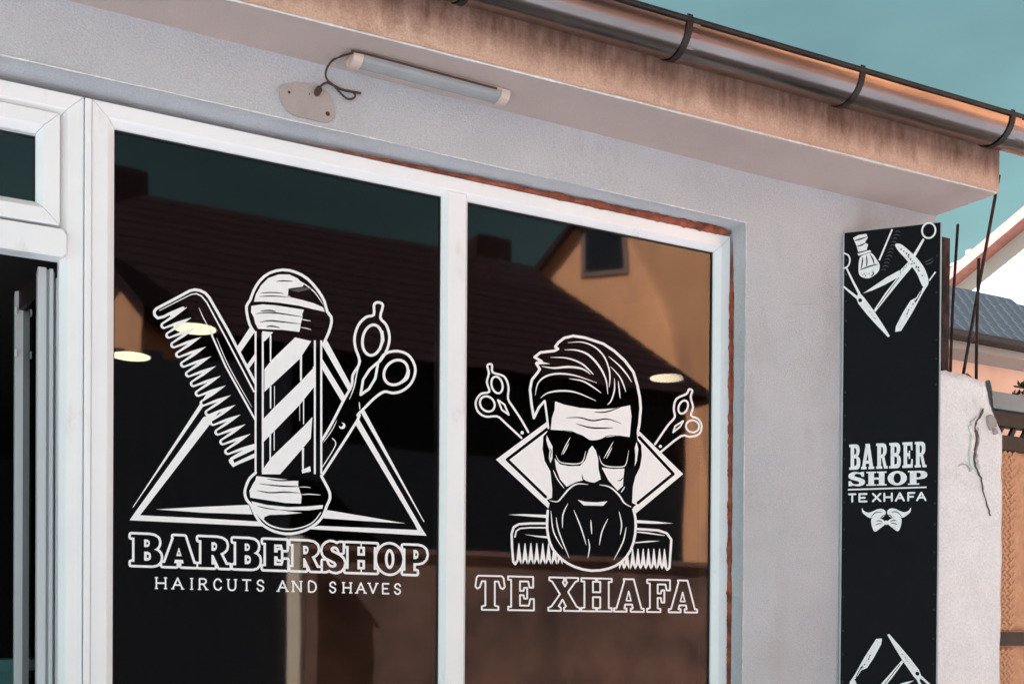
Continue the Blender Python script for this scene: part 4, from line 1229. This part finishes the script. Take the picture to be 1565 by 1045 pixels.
def tools(BA, T, tag_):
    """razor, brush, comb and scissors; T maps photograph pixels of the upper group (identity) or turned half round"""
    def zt(pts): return [T(q) for q in b5(pts)]
    rnd = random.Random(11)
    def blot(pts, n, g, r=1.0):
        q = np.array(zt(pts)); lo, hi = q.min(0), q.max(0)
        for _ in range(n):
            a, b, c = (q[rnd.randrange(len(q))] for _ in range(3)); w = np.array([rnd.random() + .1 for _ in range(3)]); w /= w.sum()
            p = a * w[0] + b * w[1] + c * w[2]
            BA.disc(p, rnd.uniform(.5, 1.1) * r, X_, g, 6, ry=rnd.uniform(.4, .9) * r, rot=rnd.random() * 3)
    g = 'comb' + tag_; bn[g] = 'comb_print'
    BA.stroke(zt([(487, 118), (378, 378)]), 2.6, W, g, cap=False)
    for k in range(12):
        t = k / 11
        x, y = 505 - 115 * t, 130 + 320 * t
        BA.taper(zt([(x + 5, y + 10), (x + 30, y + 2), (x + 52 + 8 * math.sin(k * 2.1), y + 14)]), 0.9, 'n', g)
    g = 'brush' + tag_; bn[g] = 'shaving_brush_print'
    BA.poly(zt([(158, 190), (205, 165), (270, 155), (282, 188), (258, 228), (285, 245), (272, 292), (202, 308), (185, 250)]), W, g)
    BA.poly(zt([(195, 322), (300, 292), (312, 305), (205, 340)]), W, g)
    BA.spoly(zt([(218, 352), (265, 325), (315, 318), (360, 375), (382, 420), (368, 475), (300, 525), (240, 522), (208, 490), (204, 425)]), W, g)
    for q in ([(240, 350), (235, 400), (225, 450)], [(270, 335), (275, 390), (270, 430)], [(300, 325), (325, 370), (335, 410)], [(215, 460), (290, 430), (370, 410)], [(165, 215), (220, 200), (275, 180)], [(190, 262), (230, 250), (262, 232)], [(320, 470), (330, 490), (310, 515)]):
        BA.taper(zt(q), 2.0, X_, g)
    blot([(215, 470), (360, 440), (290, 520), (240, 500)], 7, g)
    g = 'scissors' + tag_; bn[g] = 'scissors_print'
    BA.stroke(zt([(84, 318), (118, 335), (132, 372), (124, 412), (102, 438), (82, 442)]), 2.4, W, g, smooth=3)
    BA.stroke(zt([(106, 448), (160, 560), (210, 655)]), (2.6, 4.0), W, g)
    BA.stroke(zt([(80, 598), (130, 640), (192, 690)]), (2.6, 4.2), W, g)
    BA.poly(zt([(183, 690), (210, 645), (248, 685), (330, 795), (402, 905), (468, 1012), (452, 1022), (360, 925), (278, 835), (205, 745)]), W, g)
    BA.disc(zt([(218, 713)])[0], 3.0, X_, g)
    blot([(260, 750), (330, 850), (400, 930), (300, 820)], 8, g, .8)
    g = 'scissors2' + tag_; bn[g] = 'scissors_print'
    BA.ring(zt([(794, 128)])[0], 10.2, 11.6, 0.2, 2.8, W, g)
    BA.stroke(zt([(748, 205), (700, 290), (655, 365)]), (3.4, 5.0), W, g)
    BA.poly(zt([(618, 395), (665, 350), (690, 385), (640, 450), (560, 545), (450, 680), (345, 812), (332, 795), (430, 650), (520, 535), (560, 455)]), W, g)
    BA.poly(zt([(242, 655), (330, 595), (440, 520), (545, 462), (575, 470), (520, 530), (420, 585), (320, 630)]), W, g)
    BA.stroke(zt([(545, 520), (450, 650), (362, 775)]), 1.0, X_, g)
    blot([(560, 460), (620, 410), (660, 380), (540, 500)], 12, g)
    g = 'razor' + tag_; bn[g] = 'razor_print'
    BA.spoly(zt([(512, 245), (555, 240), (620, 288), (700, 365), (758, 445), (790, 535), (786, 588), (750, 602), (728, 568), (688, 480), (605, 372), (535, 295)]), W, g)
    blot([(540, 260), (620, 320), (700, 420), (750, 500), (765, 560), (650, 380)], 22, g, 1.5)
    BA.poly(zt([(782, 592), (745, 650), (664, 802), (562, 970), (512, 978), (518, 930), (580, 810), (640, 715), (690, 690), (720, 640), (752, 598)]), W, g)
    blot([(560, 930), (640, 760), (690, 700), (600, 860), (740, 630)], 16, g, 1.2)
    BA.stroke(zt([(735, 625), (690, 720)]), 1.2, X_, g)
    BA.stroke(zt([(848, 478), (800, 545)]), 2.2, W, g)
    for q in ([(755, 395), (790, 380), (835, 355)], [(765, 412), (800, 405), (835, 382)]):
        BA.taper(zt(q), 1.1, 'n', g)


tools(BA, lambda q: q, '')
# the lower group is the upper one turned half round; measured in the plane of the board
def turned(q):
    u, z = BP.st(*q)
    return ('uz', 2 * uc - u, 2 * zc - z)


BA_mats = {'w': M_PRINT, 'n': surf('banner_grey', (0.12, 0.12, 0.125), rough=0.5)}
BA.build(lambda x, y: BP.pt(*BP.st(x, y), 0.0062), sheet, BA_mats, bn)
# second copy, rotated about the board's centre
src = [o for o in bpy.data.objects if o.parent == sheet and o.name.split('.')[0] in ('comb_print', 'shaving_brush_print', 'scissors_print', 'razor_print')]
offp = parent_loc(sheet)
ctr = BP.pt(uc, zc, 0.0062) - offp
for o in src:
    me = o.data.copy()
    dv = Vector((BP.d[0], BP.d[1], 0))
    for v in me.vertices:
        r = v.co - ctr
        v.co = v.co - 2 * dv * r.dot(dv) - 2 * Vector((0, 0, 1)) * r.z
    c = o.copy(); c.data = me; COL.objects.link(c); c.parent = sheet

# ------------------------------------------------------------------ broken gate pillar with reinforcing rods, rusty angle post
PY = -0.345
ptop = on_y(1480, 577, PY).z
px0, px1 = on_y(1424, 800, PY).x, on_y(1530.5, 800, PY).x
pil = empty('gate_pillar', 'white rendered gate pillar with broken cracked top beside the sign board', 'pillar', ((px0 + px1) / 2, -0.2, 0))


def pillar_body():
    bm = bmesh.new()
    nx_, nz_ = 26, 90
    pd_ = 0.225
    def jag(x):
        t = (x - px0) / (px1 - px0)
        z = ptop + 0.006 * math.sin(t * 17) + 0.004 * math.sin(t * 41 + 1)
        z += 0.006 if t < 0.5 else -0.012 * (t - 0.5)
        if t > 0.78: z -= 0.030 * ((t - 0.78) / 0.12) ** 1.5
        if t > 0.84: z -= 0.115 * min(1, (t - 0.84) / 0.05) + 0.006 * math.sin(t * 150)
        return z
    rings = []
    loop = [(px0 + (px1 - px0) * i / nx_, PY) for i in range(nx_ + 1)] + [(px1, PY + pd_ * k / 8) for k in range(1, 9)] + \
           [(px1 - (px1 - px0) * i / nx_, PY + pd_) for i in range(1, nx_ + 1)] + [(px0, PY + pd_ - pd_ * k / 8) for k in range(1, 8)]
    for j in range(nz_ + 1):
        row = []
        for (x, y) in loop:
            zt_ = jag(x) - 0.02 * (y - PY) / pd_
            z = zt_ * (j / nz_)
            n_ = _noise.noise(Vector((x * 7, y * 7, z * 7))) * 0.0035 + _noise.noise(Vector((x * 31, y * 31, z * 31))) * 0.0012
            nx2 = 0; ny2 = 0
            if abs(y - PY) < 1e-6: ny2 = -1
            if abs(x - px1) < 1e-6: nx2 = 1
            k = 1 + 3.0 * max(0, (z - (ptop - 0.16)) / 0.16)
            row.append(bm.verts.new((x + nx2 * n_ * k, y + ny2 * n_ * k, z)))
        rings.append(row)
    n = len(loop)
    for j in range(nz_):
        for i in range(n):
            bm.faces.new((rings[j][i], rings[j][(i + 1) % n], rings[j + 1][(i + 1) % n], rings[j + 1][i]))
    bm.faces.new(rings[-1])
    return bm_obj('body', bm, M_PILLAR, pil, smooth=True)


pillar_body()
# the crack that runs down from the broken corner: a dark open split with raised plaster lips
def ribbon(name, pts, ws, mat, par, y, seed):
    """ragged flat split: a zigzag strip with a little thickness"""
    rn = random.Random(seed)
    fine = []
    for i in range(len(pts) - 1):
        (xa, ya), (xb, yb) = pts[i], pts[i + 1]
        for k_ in range(4):
            t = k_ / 4
            fine.append((xa + (xb - xa) * t + rn.uniform(-.9, .9), ya + (yb - ya) * t, ws[i] + (ws[i + 1] - ws[i]) * t))
    fine.append((*pts[-1], ws[-1]))
    V, F = [], []
    for (x_, y_, w_) in fine:
        w_ = w_ * rn.uniform(.6, 1.3)
        a_, b_ = on_y(x_ - w_ / 2, y_, y), on_y(x_ + w_ / 2, y_ + rn.uniform(-.6, .6), y)
        V += [a_, b_, a_ + Vector((0, 0.006, 0)), b_ + Vector((0, 0.006, 0))]
    for i in range(len(fine) - 1):
        a_ = i * 4; b_ = a_ + 4
        F += [(a_, a_ + 1, b_ + 1, b_), (a_ + 1, a_ + 3, b_ + 3, b_ + 1), (a_ + 2, a_, b_, b_ + 2)]
    return obj(name, V, F, mat, par)


ck = [(1504, 624), (1501, 634), (1494, 642), (1491, 652), (1493, 662), (1494, 672), (1491, 684), (1490, 700), (1493, 716), (1500, 730), (1503, 750), (1510, 772), (1515, 788)]
cw = [1.6, 2.6, 1.2, 2.0, 3.4, 2.8, 2.0, 1.5, 1.4, 1.1, 0.9, 0.7, 0.4]
ribbon('crack', ck, cw, M_CRACK, pil, PY - 0.0062, 4)
ribbon('plaster_lip', [(x - 5.5, y + 2) for x, y in ck[1:9]], [1.5, 4, 6.5, 7, 6, 5, 4, 1.2], M_HIGHLIGHT_LIP, pil, PY - 0.0075, 9)
ribbon('plaster_lip', [(x + 5.0, y) for x, y in ck[3:9]], [1.0, 2.5, 3, 3, 2.2, 0.8], M_HIGHLIGHT_LIP, pil, PY - 0.0072, 12)
ribbon('crack', [(1466, 712), (1472, 708), (1480, 711), (1484, 720)], [0.5, 1.0, 1.2, 0.5], M_CONCRETE, pil, PY - 0.0062, 3)
for poly_ in (((1510, 636), (1516, 633), (1523, 640), (1525, 652), (1519, 650), (1515, 658), (1511, 648)), ((1518, 652), (1524, 654), (1527, 662), (1521, 664))):
    prism('exposed_rubble', [on_y(x, y, PY - 0.008) for x, y in poly_], (0, 0.04, 0), M_CONCRETE, pil, bevel=0.002)
RY = PY + 0.08
rods = [[(1470, 585), (1484, 505), (1501, 410), (1527, 268)], [(1492, 588), (1493, 505), (1496, 395)]]
for k, rd in enumerate(rods):
    tube('reinforcing_rod', catmull([tuple(on_y(x, y, RY + (0.02 if k else -0.115 * i / 3))) for i, (x, y) in enumerate(rd)], 4), 0.0062, M_RUST, pil, 7)
tube('reinforcing_rod', [on_y(1452, 585, RY + 0.05), on_y(1456, 470, RY + 0.05), on_y(1464, 343, RY + 0.05)], 0.0058, M_RUST, pil, 7)
# rusty angle iron standing behind the board
a0, a1 = on_y(1441, 362, -0.30), on_y(1452, 362, -0.30)
az1 = a0.z; az0 = ptop - 0.05
post = prism('rusty_post', [(a0.x, -0.30, az0), (a1.x, -0.30, az0), (a1.x, -0.294, az0), (a0.x + 0.006, -0.294, az0), (a0.x + 0.006, -0.255, az0), (a0.x, -0.255, az0)], (0, 0, az1 - az0), M_RUST)
tag(post, 'dark rusty angle iron rising behind the right edge of the sign board', 'post')
bm = bmesh.new(); bm.from_mesh(post.data)
bmesh.ops.subdivide_edges(bm, edges=[e for e in bm.edges if abs(e.verts[0].co.z - e.verts[1].co.z) > 0.1], cuts=14)
for v in bm.verts:
    v.co.x += 0.003 * _noise.noise(v.co * 30); v.co.y += 0.003 * _noise.noise(v.co * 30 + Vector((3, 3, 3)))
bm.to_mesh(post.data); bm.free()

# ------------------------------------------------------------------ the gate beside the pillar
GYP = -0.20
gx_a = px1 + 0.02; gx_b = 4.55
gz = lambda y, x=1548: on_y(x, y, GYP).z
gate = empty('yard_gate', 'dark framed gate with orange woven cane panels beside the broken pillar', 'gate', ((gx_a + gx_b) / 2, GYP, 0))
def gbar(name, x0, x1, z0, z1, dy=0.02, mat=M_DARKMETAL):
    return box(name, (x0, GYP - dy, z0), (x1, GYP + dy, z1), mat, gate, bevel=0.003)
zt0, zt1 = gz(690), gz(668)
gbar('top_rail', gx_a, gx_b, zt0, zt1)
zu0, zu1 = gz(655), gz(632)
gbar('upper_rail', gx_a, gx_b, zu0, zu1)
zm0, zm1 = gz(986), gz(965)
gbar('middle_rail', gx_a, gx_b, zm0, zm1)
gbar('bottom_rail', gx_a, gx_b, 0.16, 0.21)
gbar('gate_stile', gx_a, gx_a + 0.03, 0.212, zm0 - 0.002, 0.018)
gbar('gate_stile', gx_b - 0.05, gx_b, 0.212, zm0 - 0.002, 0.018)
xx = gx_a + 0.05
while xx < gx_b:
    prism('short_bar', [(xx, GYP - 0.008, zt1 + 0.001), (xx + 0.022, GYP - 0.008, zt1 + 0.001), (xx + 0.042, GYP - 0.008, zu0 - 0.001), (xx + 0.020, GYP - 0.008, zu0 - 0.001)], (0, 0.016, 0), M_DARKMETAL, gate)
    xx += 0.075
gbar('coping_sheet', gx_a, gx_b, zu1 + 0.002, gz(606), 0.035, M_BLUESHEET)


_cm = {}


def woven(z0, z1, x0, x1):
    """cane weave: short strips laid alternately over and under at 45 degrees"""
    p = 0.030
    if 'm' not in _cm:
        bmw = bmesh.new(); add_box(bmw, (-0.0245, -0.002, -0.0105), (0.0245, 0.002, 0.0105), 0.0018, 1)
        for v in bmw.verts: v.co.y += 2.6 * v.co.x ** 2 * 2
        me = bpy.data.meshes.new('cane_strip'); bmw.to_mesh(me); bmw.free(); me.materials.append(M_CANE); _cm['m'] = me
    off = parent_loc(gate)
    j = 0
    z = z0 + 0.016
    while z < z1 - 0.012:
        x = x0 + 0.016 + (j % 2) * p / 2; i = 0
        while x < x1 - 0.010:
            o = bpy.data.objects.new('cane_strip', _cm['m'])
            up = (i + j) % 2 if j % 2 == 0 else (i + j + 1) % 2
            o.location = Vector((x, GYP - 0.004 - 0.0015 * up, z)) - off
            o.rotation_euler = (0, math.radians((42 if j % 2 else -42) + random.uniform(-3, 3)), 0)
            link(o, gate); x += p; i += 1
        z += p * 0.56; j += 1


woven(zm1 + 0.002, zt0 - 0.002, gx_a + 0.002, gx_a + 0.24)
woven(gz(1065), zm0 - 0.002, gx_a + 0.032, gx_a + 0.24)
# a plain backing keeps the panel closed
gbar('panel_backing', gx_a + 0.001, gx_b, zm1 + 0.001, zt0 - 0.001, 0.001, M_CANE).location.y += 0.012
gbar('panel_backing', gx_a + 0.031, gx_b - 0.051, 0.212, zm0 - 0.001, 0.001, M_CANE).location.y += 0.012

# leafy twig over the gate
rnd = random.Random(5)
tw = empty('shrub', 'dark leafy twig hanging over the top of the gate', 'shrub', tuple(on_y(1580, 590, 0.05)))
stem_pts = [tuple(on_y(x, y, 0.05)) for x, y in ((1640, 640), (1600, 600), (1572, 594), (1550, 590))]
tube('stem', catmull(stem_pts, 4), [0.004] * 13, M_CABLE, tw, 6)
V, F = [], []
for k in range(42):
    x, y = rnd.choice(((1552, 602), (1560, 587), (1568, 603), (1575, 590), (1590, 598), (1558, 600)))
    c = on_y(x + rnd.uniform(-5, 7), y + rnd.uniform(-4, 4), 0.05 + rnd.uniform(-0.03, 0.03))
    a = Vector((rnd.uniform(-1, 1), rnd.uniform(-.6, .6), rnd.uniform(-.7, .4))).normalized() * rnd.uniform(0.012, 0.022)
    b = a.cross(Vector((rnd.uniform(-1, 1), rnd.uniform(-1, 1), 1))).normalized() * a.length * 0.42
    i0 = len(V)
    V += [c - a, c - a * 0.2 + b, c + a, c - a * 0.2 - b]
    F.append((i0, i0 + 1, i0 + 2, i0 + 3))
lv = obj('foliage', V, F, M_LEAFGREEN, tw); lv['kind'] = 'stuff'

# ------------------------------------------------------------------ houses beyond the corner
def near_house():
    ez = 2.6 + EYE
    e0, e1 = on_z(1440, 512, ez), on_z(1565, 530, ez)
    Y0 = (e0.y + e1.y) / 2
    xa, xb = e0.x - 1.8, e1.x + 6
    h = empty('tiled_house', 'peach rendered neighbouring house with grey tiled roof behind the pillar', 'house', (xa, Y0 + 0.3, 0))
    box('wall', (xa + 0.2, Y0 + 0.32, 0), (xb, Y0 + 4.3, ez - 0.02), M_PEACH, h)
    box('eaves_board', (xa, Y0 + 0.02, ez - 0.10), (xb, Y0 + 0.315, ez - 0.03), M_WHITEW, h)
    g_ = []
    V, F = [], []
    for x in (xa - 0.05, xb):
        for k in range(11):
            t = math.pi + math.pi * k / 10
            V.append((x, Y0 - 0.05 + 0.065 * math.cos(t), ez + 0.02 + 0.065 * math.sin(t)))
    for k in range(10): F.append((k, k + 1, 11 + k + 1, 11 + k))
    obj('gutter', V, F, M_DARKMETAL, h, smooth=True)
    SLP = 0.82; sl = math.atan(SLP); rl = 0.86
    rf = prism('roof', [(xa, Y0 - 0.02, ez + 0.015), (xa, Y0 - 0.02 + rl, ez + 0.015 + SLP * rl), (xa, Y0 + 4.6, ez - 0.02), (xa, Y0 + 4.6, ez - 0.06), (xa, Y0 + rl, ez - 0.1 + SLP * rl), (xa, Y0 - 0.02, ez - 0.025)], (xb - xa, 0, 0), M_GREYTILE, h)
    # tiles as far as the frame shows them
    tw_, tl_ = 0.15, 0.135
    bmt = bmesh.new(); add_box(bmt, (0, 0, 0), (tw_ - 0.008, tl_ + 0.03, 0.02), 0.006, 1)
    me = bpy.data.meshes.new('tile'); bmt.to_mesh(me); bmt.free(); me.materials.append(M_GREYTILE)
    off = parent_loc(rf)
    nrow = int(rl / math.cos(sl) / tl_) + 1
    for r in range(nrow):
        for c_ in range(22):
            x = e0.x - 1.3 + c_ * tw_ + (r % 2) * tw_ / 2
            s_ = r * tl_
            o = bpy.data.objects.new('tile', me)
            o.location = Vector((x, Y0 - 0.04 + s_ * math.cos(sl), ez + 0.028 + s_ * math.sin(sl))) - off
            o.rotation_euler = (sl + 0.06 + rnd.uniform(-.01, .01), 0, rnd.uniform(-.012, .012))
            link(o, rf)
    return h


near_house()


def white_gable_house():
    X = 16.0
    a, b = on_x(1450, 440, X), on_x(1565, 345, X)       # two points of the verge
    dy = b.y - a.y; dz = b.z - a.z
    sl = dz / dy                                         # rises as y falls
    y_e = a.y + 2.2; z_e = a.z + sl * (y_e - a.y)
    y_r = y_e - 6.5; z_r = z_e + sl * (y_r - y_e)
    y_f = y_r - 6.5
    h = empty('gabled_house', 'tall white gabled house with orange verge and small chimney beyond the grey roof', 'house', (X, y_r, 0))
    prism('wall', [(X, y_e - 0.3, 0), (X, y_f + 0.3, 0), (X, y_f + 0.3, z_e + 0.1), (X, y_r, z_r - 0.1), (X, y_e - 0.3, z_e + 0.1)], (9, 0, 0), M_WHITEW, h)
    rf = prism('roof', [(X - 0.3, y_e, z_e - 0.08), (X - 0.3, y_r, z_r - 0.08), (X - 0.3, y_r, z_r + 0.12), (X - 0.3, y_e, z_e + 0.12)], (9.6, 0, 0), M_VERGE, h)
    prism('roof', [(X - 0.3, y_f, z_e - 0.08), (X - 0.3, y_r - 0.002, z_r - 0.08), (X - 0.3, y_r - 0.002, z_r + 0.12), (X - 0.3, y_f, z_e + 0.12)], (9.6, 0, 0), M_VERGE, h)
    c = on_x(1480, 415, X + 1.2)
    ch = box('chimney', (X + 1.0, c.y - 0.22, c.z - 0.8), (X + 1.5, c.y + 0.22, c.z + 0.12), M_CREAM, h)
    prism('chimney_cap', [(X + 0.95, c.y - 0.27, c.z + 0.122), (X + 1.55, c.y - 0.27, c.z + 0.122), (X + 1.55, c.y + 0.27, c.z + 0.122), (X + 0.95, c.y + 0.27, c.z + 0.122)], (0, 0, 0.06), M_CREAM, h)
    tube('flue_pot', [(X + 1.25, c.y, c.z + 0.18), (X + 1.25, c.y, c.z + 0.42)], 0.09, M_VERGE, h, 10)


white_gable_house()

# ------------------------------------------------------------------ houses across the street, seen mirrored in the panes
def mir(x, y, D):
    p = on_y(x, y, D)
    return Vector((p.x, -D, p.z))


def window_unit(parent, x0, x1, z0, z1, y):
    w = box('window', (x0, y, z0), (x1, y + 0.05, z1), M_CREAM, parent)
    box('window_pane', (x0 + 0.08, y + 0.051, z0 + 0.08), (x1 - 0.08, y + 0.062, z1 - 0.08), M_WINDOW_DARK, w)


# long hipped house
D = 8.0
ra, rb = mir(225, 284, D + 2.6), mir(812, 418, D + 2.6)
er = mir(1105, 612, D)
ridge_z = (ra.z + rb.z) / 2
eav_z = er.z
hx0, hx1 = ra.x - 3.2, er.x
hh = empty('hipped_house', 'dark timbered house with long hipped brown roof mirrored across both panes', 'house', ((hx0 + hx1) / 2, -D - 2, 0))
yF, yB, yR = -D, -D - 5.2, -D - 2.6
box('wall', (hx0 + 0.35, yB + 0.35, 0), (hx1 - 0.35, yF - 0.35, eav_z + 0.02), M_DARKWOOD, hh)
V = [(hx0, yF, eav_z), (hx1, yF, eav_z), (hx1, yB, eav_z), (hx0, yB, eav_z), (ra.x, yR, ridge_z), (rb.x, yR, ridge_z)]
rf = obj('roof', V, [(0, 1, 5, 4), (1, 2, 5), (2, 3, 4, 5), (3, 0, 4), (0, 3, 2, 1)], M_ROOF, hh)
for k in range(15):
    t0, t1 = k / 15, (k + 1) / 15 + 0.02
    def rp_(t, e): 
        x_ = (hx0 + (ra.x - hx0) * t) if e == 0 else (hx1 + (rb.x - hx1) * t)
        return Vector((x_, yF + (yR - yF) * t, eav_z + (ridge_z - eav_z) * t))
    up_ = Vector((0, 0.02, 0.03))
    prism('tile_course', [rp_(t0, 0) + up_ * 0.7, rp_(t0, 1) + up_ * 0.7, rp_(min(t1, 1), 1) + up_ * 0.3, rp_(min(t1, 1), 0) + up_ * 0.3], tuple(-up_ * 0.25), M_ROOF, rf)
for (cx_, cy_) in ((187, 268), (745, 372)):
    cc = mir(cx_, cy_, D + 2.9)
    ch = box('chimney', (cc.x - 0.28, yR - 0.5, ridge_z - 0.9), (cc.x + 0.28, yR - 0.05, cc.z), M_ROOF, rf)
for k in range(3):
    x = hx0 + 1.2 + k * 2.6
    window_unit(hh, x, x + 1.0, 1.0, 2.3, yF - 0.349)

# tall sunlit gable behind it, its front turned towards the evening sun
class MirPlane(VPlane):
    """plane across the street, laid out where the panes mirror it"""
    def at(s, x, y): return s.st(x, y)
    def real(s, u, z, off=0.0):
        q = s.pt(u, z, off); return Vector((q.x, -q.y, q.z))


def gable(name, label, cat, mp_, u_e, z_e, u_r, z_r, depth, mat, wins):
    """gabled block: u_e eaves, u_r ridge measured along the front plane"""
    c = mp_.real(u_r, 0)
    h = empty(name, label, cat, tuple(c))
    back = mp_.real(0, 0, -depth) - mp_.real(0, 0, 0)
    front = mp_.real(0, 0, 0.2) - mp_.real(0, 0, 0)
    u_f = 2 * u_r - u_e
    prism('wall', [mp_.real(u_e + 0.12, 0), mp_.real(u_f - 0.12, 0), mp_.real(u_f - 0.12, z_e), mp_.real(u_r, z_r - 0.14), mp_.real(u_e + 0.12, z_e)], back, mat, h)
    for uu in (u_e, u_f):
        k = 0.0015 if uu == u_e else -0.0015
        prism('roof', [mp_.real(u_r - k, z_r - 0.13) + front, mp_.real(u_r - k, z_r) + front, mp_.real(uu, z_e) + front, mp_.real(uu, z_e - 0.13) + front], back * 1.04 - front, M_ROOF, h)
    for (ua, ub, za, zb) in wins:
        w = prism('window', [mp_.real(ua, za, 0.002), mp_.real(ub, za, 0.002), mp_.real(ub, zb, 0.002), mp_.real(ua, zb, 0.002)], front * 0.2, M_CREAM, h)
        prism('window_pane', [mp_.real(ua + .08, za + .08, 0.043), mp_.real(ub - .08, za + .08, 0.043), mp_.real(ub - .08, zb - .08, 0.043), mp_.real(ua + .08, zb - .08, 0.043)], front * 0.04, M_WINDOW_DARK, w)
    return h


GP = MirPlane((8.6, 15.2), (8.6 + 0.8, 15.2 - 0.6))
(ul, zl), (ut, zt) = GP.at(815, 420), GP.at(880, 343)
slp = (zt - zl) / (ut - ul)
wq = GP.at(922, 376)
gable('ochre_house', 'sunlit ochre gabled house mirrored in the upper part of the right pane', 'house', GP, ul - 0.8, zl - 0.8 * slp, ul + 3.6, zl + 3.6 * slp, 7.0, M_OCHRE,
      [(wq[0] - 0.42, wq[0] + 0.42, wq[1] - 0.55, wq[1] + 0.35)])
SP = MirPlane((0.4, 7.0), (0.4 + 0.8, 7.0 - 0.6))
(ul, zl), (ut, zt) = SP.at(237, 474), SP.at(174, 396)
slp = (zl - zt) / (ul - ut)
gable('ochre_shed', 'small ochre gabled outbuilding mirrored at the left edge of the pole emblem pane', 'shed', SP, 2 * (ut - 0.05) - ul, zl, ut - 0.05, zt - slp * 0.05, 1.2, M_OCHRE, [])

# dark board fence, a pale gate post and a brown garden wall along the far side of the street
D4 = 6.0
f0, f1 = mir(120, 560, D4), mir(432, 700, D4)
fe = empty('board_fence', 'dark board fence mirrored low in the pole emblem pane', 'fence', (f0.x, -D4, 0))
x = f0.x - 1.0
ftop = mir(200, 535, D4).z
k = 0
while x < f1.x - 0.05:
    box('board', (x, -D4 + 0.004 * (k % 2), 0.02), (x + 0.1535, -D4 + 0.025, ftop + 0.03 * math.sin(k * 2.7)), M_DARKWOOD, fe)
    x += 0.15; k += 1
box('rail', (f0.x - 1.0, -D4 - 0.05, 0.5), (f1.x - 0.06, -D4 - 0.002, 0.6), M_DARKWOOD, fe)
box('rail', (f0.x - 1.0, -D4 - 0.05, 1.6), (f1.x - 0.06, -D4 - 0.002, 1.7), M_DARKWOOD, fe)
pa, pb = mir(430, 824, D4), mir(463, 824, D4)
gp = empty('gate_post', 'slim sunlit cream gate post mirrored below the pole emblem', 'post', (pa.x, -D4, 0))
pr_ = (pb.x - pa.x) / 2 * 0.96
pc = Vector(((pa.x + pb.x) / 2, -D4 + 0.16, 0))
rot_ = [pc + Vector((pr_ * math.cos(t), pr_ * math.sin(t), 0)) for t in [math.radians(a_) for a_ in (82, 172, 262, 352)]]
prism('shaft', rot_, (0, 0, pa.z - 0.05), M_POST, gp, bevel=0.008)
prism('cap', [pc + (q - pc) * 1.18 + Vector((0, 0, pa.z - 0.049)) for q in rot_], (0, 0, 0.05), M_POST, gp)
wz = mir(560, 846, D4).z
gwll = empty('garden_wall', 'brown garden wall mirrored in the lower half of both panes', 'wall', (pb.x + 2, -D4, 0))
box('wall_face', (pb.x + 0.004, -D4 - 0.22, 0), (pb.x + 6.5, -D4 - 0.02, wz), M_BROWNWALL, gwll)
box('coping', (pb.x + 0.004, -D4 - 0.26, wz + 0.001), (pb.x + 6.5, -D4 + 0.02, wz + 0.05), M_BROWNWALL, gwll)

# a shelf of small bottles just inside the door
sh = on_y(11, 1003, 0.9)
shelf = empty('shelf', 'teal shelf with small white bottles inside the dark doorway', 'shelf', (sh.x, 0.9, sh.z - 0.1))
box('shelf_board', (sh.x - 0.55, 0.9, sh.z - 0.05), (sh.x + 0.045, 1.12, sh.z - 0.01), M_TEAL, shelf)
box('shelf_bracket', (sh.x - 0.5, 0.95, 0.11), (sh.x - 0.46, 1.1, sh.z - 0.052), M_TEAL, shelf)
box('shelf_bracket', (sh.x - 0.02, 0.95, 0.11), (sh.x + 0.02, 1.1, sh.z - 0.052), M_TEAL, shelf)

scene.render.engine = 'CYCLES'
scene.cycles.max_bounces = 8
scene.cycles.transparent_max_bounces = 12
